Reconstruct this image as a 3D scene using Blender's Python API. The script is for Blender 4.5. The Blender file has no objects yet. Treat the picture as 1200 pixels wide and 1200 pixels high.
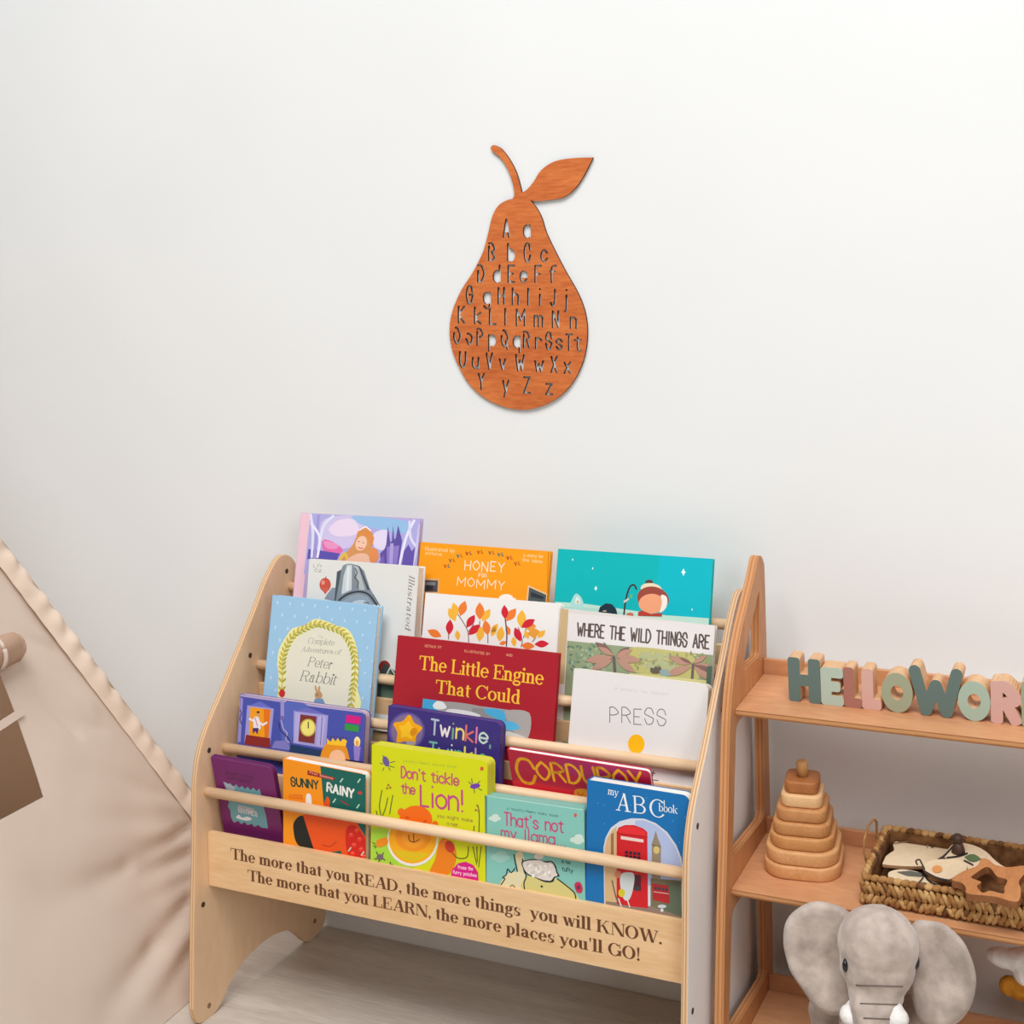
import bpy, bmesh, math, random
import numpy as np
from mathutils import Vector, Matrix, noise
from mathutils.bvhtree import BVHTree
from mathutils.geometry import tessellate_polygon, delaunay_2d_cdt
PI = math.pi
scene = bpy.context.scene
C = scene.collection

# ------------------------------------------------------------------ camera
F = 1640.605                                   # focal length in pixels of a 1200 px wide frame
CAM = np.array([1.372743, -1.892657, 1.125672])
PITCH, YAW, ROLL = [math.radians(a) for a in (4.27045, 26.47542, -1.67975)]
PY = -152.543                                  # principal point sits above the middle (cropped picture)
_fw = np.array([-math.sin(YAW) * math.cos(PITCH), math.cos(YAW) * math.cos(PITCH), -math.sin(PITCH)])
_rt = np.array([math.cos(YAW), math.sin(YAW), 0.0])
_up = np.cross(_rt, _fw)
RT = _rt * math.cos(ROLL) + _up * math.sin(ROLL)
UP = _up * math.cos(ROLL) - _rt * math.sin(ROLL)
cd = bpy.data.cameras.new('camera')
cam = bpy.data.objects.new('camera', cd)
C.objects.link(cam)
M = Matrix.Identity(4)
for i in range(3):
    M[i][0], M[i][1], M[i][2], M[i][3] = RT[i], UP[i], -_fw[i], CAM[i]
cam.matrix_world = M
cd.sensor_width = 36.0
cd.lens = 36.0 * F / 1200.0
cd.shift_y = PY / 1200.0
cd.clip_start = 0.05
scene.camera = cam

# ------------------------------------------------------------------ light
world = bpy.data.worlds.new('world')
scene.world = world
world.use_nodes = True
bg = world.node_tree.nodes['Background']
bg.inputs[0].default_value = (0.98, 0.99, 1.0, 1)
bg.inputs[1].default_value = 0.14


def area(name, loc, target, size, power, col=(1, 1, 1)):
    l = bpy.data.lights.new(name, 'AREA')
    l.shape = 'RECTANGLE'
    l.size, l.size_y = size
    l.energy = power
    l.color = col
    o = bpy.data.objects.new(name, l)
    C.objects.link(o)
    o.location = loc
    d = Vector(target) - Vector(loc)
    o.rotation_euler = d.to_track_quat('-Z', 'Y').to_euler()
    return o


area('ceiling_light', (1.0, -2.8, 4.8), (0.5, -0.1, 0.6), (3.6, 2.4), 248, (0.975, 0.988, 1.0))
area('right_fill_light', (3.3, -3.0, 2.1), (0.3, 0.0, 0.4), (1.3, 1.6), 40, (0.975, 0.988, 1.0))  # unseen fill lamp, added to brighten the sides that face right

vs = scene.view_settings
vs.view_transform = 'Standard'
try:
    vs.look = 'None'
except Exception:
    pass
vs.exposure = 0.0
vs.gamma = 1.0
vs.use_curve_mapping = False
scene.cycles.max_bounces = 6

WALL = 0.082                                   # the wall's face (y)


# ------------------------------------------------------------------ picture-to-place helpers (measuring only)
def ray(uv):
    return _raydir(uv[0] - 600.0, uv[1] - 600.0 - PY)


def _raydir(dx, dy):
    return _fw + RT * (dx / F) - UP * (dy / F)


def on_y(uv, y):
    d = ray(uv)
    return Vector(CAM + d * ((y - CAM[1]) / d[1]))


def on_z(uv, z):
    d = ray(uv)
    return Vector(CAM + d * ((z - CAM[2]) / d[2]))


def mpp(P):
    return float((np.array(P) - CAM) @ _fw) / F


# ------------------------------------------------------------------ colours and materials
def lin(c):
    r = []
    for v in c[:3]:
        v = v / 255.0
        r.append(v / 12.92 if v <= 0.04045 else ((v + 0.055) / 1.055) ** 2.4)
    return (r[0], r[1], r[2], 1.0)


def mat(name, col, rough=0.5, spec=0.5):
    m = bpy.data.materials.new(name)
    m.use_nodes = True
    b = m.node_tree.nodes['Principled BSDF']
    b.inputs['Base Color'].default_value = lin(col)
    b.inputs['Roughness'].default_value = rough
    b.inputs['Specular IOR Level'].default_value = spec
    return m


def wire(m, a, b):
    m.node_tree.links.new(a, b)


def wood(name, c1, c2, scale=(1, 1, 1), rough=0.5, k=9.0, spec=0.35, bump=0.02, figure=0.5):
    """long grain along local x: stretched noise between two tones, with darker fine streaks"""
    m = mat(name, c1, rough, spec)
    nt = m.node_tree
    N = nt.nodes
    b = N['Principled BSDF']
    tc = N.new('ShaderNodeTexCoord')
    mp = N.new('ShaderNodeMapping')
    mp.inputs['Scale'].default_value = scale
    wire(m, tc.outputs['Object'], mp.inputs[0])
    n1 = N.new('ShaderNodeTexNoise')
    n1.inputs['Scale'].default_value = k
    n1.inputs['Detail'].default_value = 5
    n1.inputs['Distortion'].default_value = 0.6
    wire(m, mp.outputs[0], n1.inputs['Vector'])
    n2 = N.new('ShaderNodeTexNoise')
    n2.inputs['Scale'].default_value = k * 9
    n2.inputs['Detail'].default_value = 3
    wire(m, mp.outputs[0], n2.inputs['Vector'])
    mix = N.new('ShaderNodeMix')
    mix.data_type = 'FLOAT'
    mix.inputs[0].default_value = 1 - figure
    wire(m, n1.outputs['Fac'], mix.inputs[2])
    wire(m, n2.outputs['Fac'], mix.inputs[3])
    rp = N.new('ShaderNodeValToRGB')
    rp.color_ramp.elements[0].position = 0.34
    rp.color_ramp.elements[0].color = lin(c2)
    rp.color_ramp.elements[1].position = 0.64
    rp.color_ramp.elements[1].color = lin(c1)
    wire(m, mix.outputs[0], rp.inputs[0])
    wire(m, rp.outputs[0], b.inputs['Base Color'])
    bp = N.new('ShaderNodeBump')
    bp.inputs['Strength'].default_value = 0.25
    bp.inputs['Distance'].default_value = bump * 0.05
    wire(m, n2.outputs['Fac'], bp.inputs['Height'])
    wire(m, bp.outputs[0], b.inputs['Normal'])
    return m


def ply_edge(name, c1, c2, axis, pitch):
    """cut edge of plywood: thin light and dark layers across the board's thickness"""
    m = mat(name, c1, 0.6, 0.3)
    N = m.node_tree.nodes
    b = N['Principled BSDF']
    tc = N.new('ShaderNodeTexCoord')
    w = N.new('ShaderNodeTexWave')
    w.wave_type = 'BANDS'
    w.bands_direction = axis
    w.inputs['Scale'].default_value = 0.314 / pitch
    w.inputs['Distortion'].default_value = 0.6
    wire(m, tc.outputs['Object'], w.inputs['Vector'])
    rp = N.new('ShaderNodeValToRGB')
    rp.color_ramp.elements[0].position = 0.25
    rp.color_ramp.elements[0].color = lin(c2)
    rp.color_ramp.elements[1].position = 0.6
    rp.color_ramp.elements[1].color = lin(c1)
    wire(m, w.outputs['Fac'], rp.inputs[0])
    wire(m, rp.outputs[0], b.inputs['Base Color'])
    return m


def noisy(name, c1, c2, k, rough=0.8, bump=0.0, spec=0.2, sheen=0.0, detail=4, stretch=(1, 1, 1)):
    m = mat(name, c1, rough, spec)
    N = m.node_tree.nodes
    b = N['Principled BSDF']
    tc = N.new('ShaderNodeTexCoord')
    mp = N.new('ShaderNodeMapping')
    mp.inputs['Scale'].default_value = stretch
    wire(m, tc.outputs['Object'], mp.inputs[0])
    n = N.new('ShaderNodeTexNoise')
    n.inputs['Scale'].default_value = k
    n.inputs['Detail'].default_value = detail
    wire(m, mp.outputs[0], n.inputs['Vector'])
    rp = N.new('ShaderNodeValToRGB')
    rp.color_ramp.elements[0].position = 0.35
    rp.color_ramp.elements[0].color = lin(c2)
    rp.color_ramp.elements[1].position = 0.65
    rp.color_ramp.elements[1].color = lin(c1)
    wire(m, n.outputs['Fac'], rp.inputs[0])
    wire(m, rp.outputs[0], b.inputs['Base Color'])
    if bump:
        n2 = N.new('ShaderNodeTexNoise')
        n2.inputs['Scale'].default_value = k * 12
        n2.inputs['Detail'].default_value = 4
        wire(m, mp.outputs[0], n2.inputs['Vector'])
        bp = N.new('ShaderNodeBump')
        bp.inputs['Strength'].default_value = 0.5
        bp.inputs['Distance'].default_value = bump
        wire(m, n2.outputs['Fac'], bp.inputs['Height'])
        wire(m, bp.outputs[0], b.inputs['Normal'])
    if sheen:
        b.inputs['Sheen Weight'].default_value = sheen
        b.inputs['Sheen Roughness'].default_value = 0.5
    return m


BIRCH = wood('birch_plywood', (240, 204, 166), (228, 188, 148), (1.0, 1.0, 0.35), 0.5, 9, figure=0.7)
BIRCH_BOARD = wood('birch_board', (235, 198, 152), (220, 176, 126), (0.12, 1, 1.0), 0.5, 22, figure=0.6)
BIRCH_EDGE = ply_edge('birch_ply_edge', (228, 190, 148), (190, 148, 108), 'X', 0.0040)
BIRCH_ROD = wood('birch_rod', (240, 208, 170), (226, 190, 150), (0.08, 1, 1), 0.45, 30, figure=0.5)
WHITE_LAM = mat('white_laminate', (244, 242, 240), 0.45)
STAIN = wood('stained_plywood', (204, 146, 98), (184, 122, 76), (1, 1, 0.25), 0.45, 12)
STAIN_X = wood('stained_shelf', (212, 156, 112), (196, 136, 94), (0.25, 1, 1), 0.42, 14)
STAIN_EDGE = ply_edge('stained_ply_edge', (206, 146, 96), (182, 122, 76), 'X', 0.0055)
STAIN_EDGE_Z = ply_edge('stained_shelf_edge', (206, 148, 98), (160, 106, 64), 'Z', 0.0075)
PEAR = wood('stained_pear_wood', (220, 126, 66), (190, 96, 46), (0.18, 1, 1.0), 0.5, 34, figure=0.45)
BURNT = mat('laser_burnt_edge', (62, 36, 24), 0.8)
HOLE = mat('screw_recess', (70, 52, 40), 0.6)
PAGES = noisy('page_block', (238, 230, 216), (224, 214, 198), 60, 0.8, stretch=(1, 12, 1))
PAGES_W = mat('white_board_pages', (240, 236, 230), 0.6)
WALLM = noisy('painted_wall', (238, 239, 238), (236, 237, 236), 3, 0.75, 0.0004, 0.25)
FLOORM = wood('greige_laminate', (210, 200, 188), (186, 174, 162), (0.10, 1, 1), 0.42, 26, figure=0.55)
JOINT = mat('floor_joint', (120, 104, 92), 0.8)
ENGRAVE = mat('engraved_brown', (104, 62, 36), 0.85, 0.1)

PRINT = mat('printed_ink', (255, 255, 255), 0.42, 0.4)
_n = PRINT.node_tree.nodes.new('ShaderNodeVertexColor')
_n.layer_name = 'Ink'
wire(PRINT, _n.outputs['Color'], PRINT.node_tree.nodes['Principled BSDF'].inputs['Base Color'])


# ------------------------------------------------------------------ object helpers
def link_mesh(name, me, parent=None, mats=()):
    o = bpy.data.objects.new(name, me)
    C.objects.link(o)
    for m in mats:
        me.materials.append(m)
    if parent:
        o.parent = parent
    return o


def from_bm(name, bm, mats, parent=None, smooth=False):
    me = bpy.data.meshes.new(name)
    bm.normal_update()
    bm.to_mesh(me)
    bm.free()
    if smooth:
        for p in me.polygons:
            p.use_smooth = True
    if not isinstance(mats, (list, tuple)):
        mats = [mats]
    return link_mesh(name, me, parent, mats)


def tag(o, label=None, cat=None, group=None, kind=None):
    if label:
        o['label'] = label
    if cat:
        o['category'] = cat
    if group:
        o['group'] = group
    if kind:
        o['kind'] = kind
    return o


def thing(name, label, cat, loc=(0, 0, 0), rot=(0, 0, 0), group=None):
    o = bpy.data.objects.new(name, None)
    C.objects.link(o)
    o.empty_display_size = 0.03
    o.location = loc
    o.rotation_euler = rot
    return tag(o, label, cat, group)


def add_box(bm, lo, hi, mi=0, bevel=0.0):
    x0, y0, z0 = lo
    x1, y1, z1 = hi
    v = [bm.verts.new(p) for p in ((x0, y0, z0), (x1, y0, z0), (x1, y1, z0), (x0, y1, z0),
                                   (x0, y0, z1), (x1, y0, z1), (x1, y1, z1), (x0, y1, z1))]
    fs = []
    for q in ((0, 3, 2, 1), (4, 5, 6, 7), (0, 1, 5, 4), (1, 2, 6, 5), (2, 3, 7, 6), (3, 0, 4, 7)):
        f = bm.faces.new([v[i] for i in q])
        f.material_index = mi
        fs.append(f)
    if bevel:
        es = list({e for f in fs for e in f.edges})
        bmesh.ops.bevel(bm, geom=es, offset=bevel, segments=2, affect='EDGES', profile=0.5)
    return fs


def add_tube(bm, pts, r, n=12, cap=True, mi=0):
    pts = [Vector(p) for p in pts]
    rs = r if isinstance(r, (list, tuple)) else [r] * len(pts)
    rings = []
    prev = None
    for i, p in enumerate(pts):
        t = (pts[min(i + 1, len(pts) - 1)] - pts[max(i - 1, 0)]).normalized()
        if prev is None:
            a = Vector((0, 0, 1)) if abs(t.z) < 0.9 else Vector((1, 0, 0))
            u = t.cross(a).normalized()
        else:
            u = (prev - t * prev.dot(t)).normalized()
        prev = u
        w = t.cross(u)
        rings.append([bm.verts.new(p + (u * math.cos(2 * PI * k / n) + w * math.sin(2 * PI * k / n)) * rs[i])
                      for k in range(n)])
    for a, b in zip(rings, rings[1:]):
        for k in range(n):
            f = bm.faces.new((a[k], a[(k + 1) % n], b[(k + 1) % n], b[k]))
            f.smooth = True
            f.material_index = mi
    if cap:
        for rg in (rings[0][::-1], rings[-1]):
            f = bm.faces.new(rg)
            f.material_index = mi


def add_ball(bm, c, r, seg=16, mi=0, rot=None):
    rr = r if isinstance(r, (tuple, list)) else (r, r, r)
    m = Matrix.Translation(c) @ (rot.to_4x4() if rot else Matrix.Identity(4)) @ Matrix.Diagonal((*rr, 1))
    res = bmesh.ops.create_uvsphere(bm, u_segments=seg, v_segments=max(6, seg * 2 // 3), radius=1, matrix=m)
    for v in res['verts']:
        for f in v.link_faces:
            f.smooth = True
            f.material_index = mi


def inside(P, loops):
    """even-odd test of many points against closed loops"""
    x, y = P[:, 0], P[:, 1]
    res = np.zeros(len(P), bool)
    for lp in loops:
        A = np.array(lp)
        B = np.roll(A, -1, 0)
        for (x0, y0), (x1, y1) in zip(A, B):
            if y0 == y1:
                continue
            c = ((y0 > y) != (y1 > y)) & (x < (x1 - x0) * (y - y0) / (y1 - y0) + x0)
            res ^= c
    return res


def cdt_plate(loops, t, fr):
    """board from an outline with many cut-outs (constrained triangulation, even-odd)"""
    V, E = [], []
    for lp in loops:
        b = len(V)
        V += [Vector((q[0], q[1])) for q in lp]
        E += [(b + k, b + (k + 1) % len(lp)) for k in range(len(lp))]
    vo, eo, fo, ov, oe, of = delaunay_2d_cdt(V, E, [], 0, 1e-7)
    cen = np.array([[sum(vo[i].x for i in f) / 3, sum(vo[i].y for i in f) / 3] for f in fo])
    keep = inside(cen, loops)
    bm = bmesh.new()
    bot = [bm.verts.new((v.x, v.y, 0)) for v in vo]
    topv = [bm.verts.new((v.x, v.y, t)) for v in vo]
    cnt = {}
    for f, k in zip(fo, keep):
        if not k:
            continue
        a = sum(vo[f[i]].x * vo[f[(i + 1) % 3]].y - vo[f[(i + 1) % 3]].x * vo[f[i]].y for i in range(3))
        f = list(f) if a > 0 else list(f)[::-1]
        bm.faces.new([topv[i] for i in f])
        bm.faces.new([bot[i] for i in f[::-1]])
        for i in range(3):
            e = (f[i], f[(i + 1) % 3])
            cnt[e] = 1
    for (a, b) in cnt:
        if (b, a) not in cnt:
            bm.faces.new((bot[a], bot[b], topv[b], topv[a])).material_index = 1
    loose = [v for v in bm.verts if not v.link_faces]
    bmesh.ops.delete(bm, geom=loose, context='VERTS')
    bmesh.ops.transform(bm, matrix=fr, verts=bm.verts)
    return bm


def plate(loops, t, frame, bevel=0.0006):
    """2D outline with holes -> thick board; local x,y in the outline plane, thickness 0..t along frame's z.
    material 0 = faces, 1 = cut edges"""
    cu = bpy.data.curves.new('tmp_outline', 'CURVE')
    cu.dimensions = '2D'
    cu.fill_mode = 'BOTH'
    cu.extrude = max(t / 2 - bevel, 1e-5)
    cu.bevel_depth = bevel
    cu.bevel_resolution = 1
    cu.offset = -bevel
    for lp in loops:
        s = cu.splines.new('POLY')
        s.points.add(len(lp) - 1)
        for p, q in zip(s.points, lp):
            p.co = (q[0], q[1], 0, 1)
        s.use_cyclic_u = True
    ob = bpy.data.objects.new('tmp_outline', cu)
    C.objects.link(ob)
    dg = bpy.context.evaluated_depsgraph_get()
    dg.update()
    me = bpy.data.meshes.new_from_object(ob.evaluated_get(dg))
    bpy.data.objects.remove(ob)
    bpy.data.curves.remove(cu)
    me.materials.clear()
    bm = bmesh.new()
    bm.from_mesh(me)
    bpy.data.meshes.remove(me)
    bmesh.ops.remove_doubles(bm, verts=bm.verts, dist=1e-6)
    bm.normal_update()
    for f in bm.faces:
        f.material_index = 0 if abs(f.normal.z) > 0.8 else 1
        f.smooth = False
    bmesh.ops.translate(bm, verts=bm.verts, vec=(0, 0, t / 2))
    bmesh.ops.transform(bm, matrix=frame, verts=bm.verts)
    return bm


def frame(o, x, y, z):
    m = Matrix.Identity(4)
    for i in range(3):
        m[i][0], m[i][1], m[i][2], m[i][3] = x[i], y[i], z[i], o[i]
    return m


YZ = lambda X: frame((X, 0, 0), (0, 1, 0), (0, 0, 1), (1, 0, 0))      # outline in (y,z), thickness toward +x


def rrect(x0, y0, x1, y1, r, n=6, corners='1111'):
    """rounded rectangle, corners order: bottom-right, top-right, top-left, bottom-left"""
    pts = []
    for c, (cx, cy, a0) in zip(corners, ((x1, y0, -90), (x1, y1, 0), (x0, y1, 90), (x0, y0, 180))):
        if c == '0' or r <= 0:
            pts.append((cx, cy))
            continue
        ox = cx - r if cx == x1 else cx + r
        oy = cy - r if cy == y1 else cy + r
        for k in range(n + 1):
            a = math.radians(a0 + 90 * k / n)
            pts.append((ox + r * math.cos(a), oy + r * math.sin(a)))
    return pts


def catmull(pts, n=6, closed=False):
    P = [Vector((p[0], p[1])) for p in pts]
    L = len(P)
    out = []
    for i in range(L if closed else L - 1):
        p0 = P[(i - 1) % L] if closed else P[max(i - 1, 0)]
        p1, p2 = P[i % L], P[(i + 1) % L]
        p3 = P[(i + 2) % L] if closed else P[min(i + 2, L - 1)]
        for k in range(n):
            t = k / n
            q = 0.5 * ((2 * p1) + (p2 - p0) * t + (2 * p0 - 5 * p1 + 4 * p2 - p3) * t * t + (3 * p1 - p0 - 3 * p2 + p3) * t ** 3)
            out.append((q.x, q.y))
    if not closed:
        out.append((P[-1].x, P[-1].y))
    return out


def pp(s):
    return [tuple(float(v) for v in q.split(',')) for q in s.split()]


# ------------------------------------------------------------------ stroke lettering (x 0-4, y 0-8; base line 2, capitals to 8)
G = {
 'A': '02 28 42|14 34', 'B': '02 08|~08 28 46 25 05|~05 25 43 22 02', 'C': '~46 38 18 06 04 12 32 44',
 'D': '02 08|~08 28 46 44 22 02', 'E': '48 08 02 42|05 35', 'F': '48 08 02|05 35', 'G': '~46 38 18 06 04 12 32 44|44 45 25',
 'H': '02 08|42 48|05 45', 'I': '22 28', 'J': '~38 34 22 12 03', 'K': '02 08|48 05 42', 'L': '08 02 42',
 'M': '02 08 24 48 42', 'N': '02 08 42 48', 'O': '~28 06 04 22 44 46 28', 'P': '02 08|~08 28 46 25 05',
 'Q': '~28 06 04 22 44 46 28|24 41', 'R': '02 08|~08 28 46 25 05|25 42', 'S': '~46 38 18 06 25 44 32 12 04',
 'T': '08 48|28 22', 'U': '~08 04 22 44 48', 'V': '08 22 48', 'W': '08 12 26 32 48', 'X': '02 48|08 42',
 'Y': '08 25 48|25 22', 'Z': '08 48 02 42',
 'a': '~45 26 05 03 22 43|46 42', 'b': '08 02|~05 26 45 43 22 03', 'c': '~45 26 05 03 22 43', 'd': '48 42|~45 26 05 03 22 43',
 'e': '~04 44 45 26 05 03 22 43', 'f': '~48 38 17 12|06 36', 'g': '~45 26 05 03 22 43|~46 41 20 01', 'h': '08 02|~05 26 45 42',
 'i': '22 26|28 28', 'j': '~26 21 10|28 28', 'k': '08 02|46 04 42', 'l': '28 22', 'm': '02 06|~05 16 25 22|~25 36 45 42',
 'n': '02 06|~05 26 45 42', 'o': '~26 05 03 22 43 45 26', 'p': '00 06|~05 26 45 43 22 03', 'q': '40 46|~45 26 05 03 22 43',
 'r': '02 06|~05 26 45', 's': '~45 26 05 24 43 22 03', 't': '~27 23 32 42|06 46', 'u': '~06 03 22 43|46 42', 'v': '06 22 46',
 'w': '06 12 25 32 46', 'x': '02 46|06 42', 'y': '06 22|46 10', 'z': '06 46 02 42',
 '!': '28 24|22 22', "'": '28 27', ',': '22 21', '.': '22 22', '-': '04 44', ' ': ''}
NARROW = set("iIl!',.jf")


def strokes(ch, table=None):
    s = (table or {}).get(ch, G.get(ch, ''))
    res = []
    for part in s.split('|'):
        if not part:
            continue
        sm = part[0] == '~'
        pts = [(float(a[0]), float(a[1])) for a in part.lstrip('~').split()]
        res.append(catmull(pts, 5) if sm and len(pts) > 2 else pts)
    return res


def ribbon(pts, w, n=5):
    """polygons of a stroke of width w with round joints"""
    out = []
    for (a, b) in zip(pts, pts[1:]):
        dx, dy = b[0] - a[0], b[1] - a[1]
        l = math.hypot(dx, dy)
        if l < 1e-9:
            continue
        nx, ny = -dy / l * w / 2, dx / l * w / 2
        out.append([(a[0] + nx, a[1] + ny), (a[0] - nx, a[1] - ny), (b[0] - nx, b[1] - ny), (b[0] + nx, b[1] + ny)])
    for p in pts:
        out.append([(p[0] + w / 2 * math.cos(2 * PI * k / (2 * n)), p[1] + w / 2 * math.sin(2 * PI * k / (2 * n)))
                    for k in range(2 * n)])
    return out


def contour(segs, w, h, sq=None):
    """union outline of strokes of width w (marching squares on a distance field); list of loops"""
    A = np.array([s[0] for s in segs], float)
    B = np.array([s[1] for s in segs], float)
    lo = np.minimum(A.min(0), B.min(0)) - w
    hi = np.maximum(A.max(0), B.max(0)) + w
    nx, ny = int((hi[0] - lo[0]) / h) + 2, int((hi[1] - lo[1]) / h) + 2
    X, Y = np.meshgrid(lo[0] + np.arange(nx) * h, lo[1] + np.arange(ny) * h, indexing='ij')
    D = np.full(X.shape, 1e9)
    for a, b in zip(A, B):
        d = b - a
        L2 = max(d @ d, 1e-12)
        if sq is not None:
            L = math.sqrt(L2)
            u = d / L
            m = (a + b) / 2
            px = np.abs((X - m[0]) * u[0] + (Y - m[1]) * u[1]) - (L / 2 + w / 2 - sq)
            py = np.abs(-(X - m[0]) * u[1] + (Y - m[1]) * u[0]) - (w / 2 - sq)
            D = np.minimum(D, np.hypot(np.maximum(px, 0), np.maximum(py, 0)) + np.minimum(np.maximum(px, py), 0) - sq + w / 2)
            continue
        t = np.clip(((X - a[0]) * d[0] + (Y - a[1]) * d[1]) / L2, 0, 1)
        D = np.minimum(D, np.hypot(X - a[0] - t * d[0], Y - a[1] - t * d[1]))
    D = D - w / 2 + 1.3e-7
    nxt = {}
    pos = {}

    def ep(i, j, k):
        key = (i, j, k)
        if key not in pos:
            v0 = D[i, j]
            v1 = D[i + 1, j] if k == 0 else D[i, j + 1]
            t = v0 / (v0 - v1)
            pos[key] = (X[i, j] + (t * h if k == 0 else 0), Y[i, j] + (t * h if k == 1 else 0))
        return key
    for i in range(nx - 1):
        for j in range(ny - 1):
            c = (D[i, j] < 0) | (D[i + 1, j] < 0) << 1 | (D[i + 1, j + 1] < 0) << 2 | (D[i, j + 1] < 0) << 3
            c = int(c)
            if c in (0, 15):
                continue
            e = {'b': (i, j, 0), 'r': (i + 1, j, 1), 't': (i, j + 1, 0), 'l': (i, j, 1)}
            for a, b in {1: ['lb'], 2: ['br'], 3: ['lr'], 4: ['rt'], 5: ['lb', 'rt'], 6: ['bt'], 7: ['lt'], 8: ['tl'],
                         9: ['tb'], 10: ['br', 'tl'], 11: ['tr'], 12: ['rl'], 13: ['rb'], 14: ['bl']}[c]:
                nxt[ep(*e[a])] = ep(*e[b])
    loops = []
    while nxt:
        k0 = next(iter(nxt))
        lp = []
        k = k0
        while k in nxt:
            lp.append(pos[k])
            k = nxt.pop(k)
        if len(lp) > 6:
            loops.append(lp)
    return loops


def area2(lp):
    return 0.5 * sum(a[0] * b[1] - b[0] * a[1] for a, b in zip(lp, lp[1:] + lp[:1]))


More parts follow.
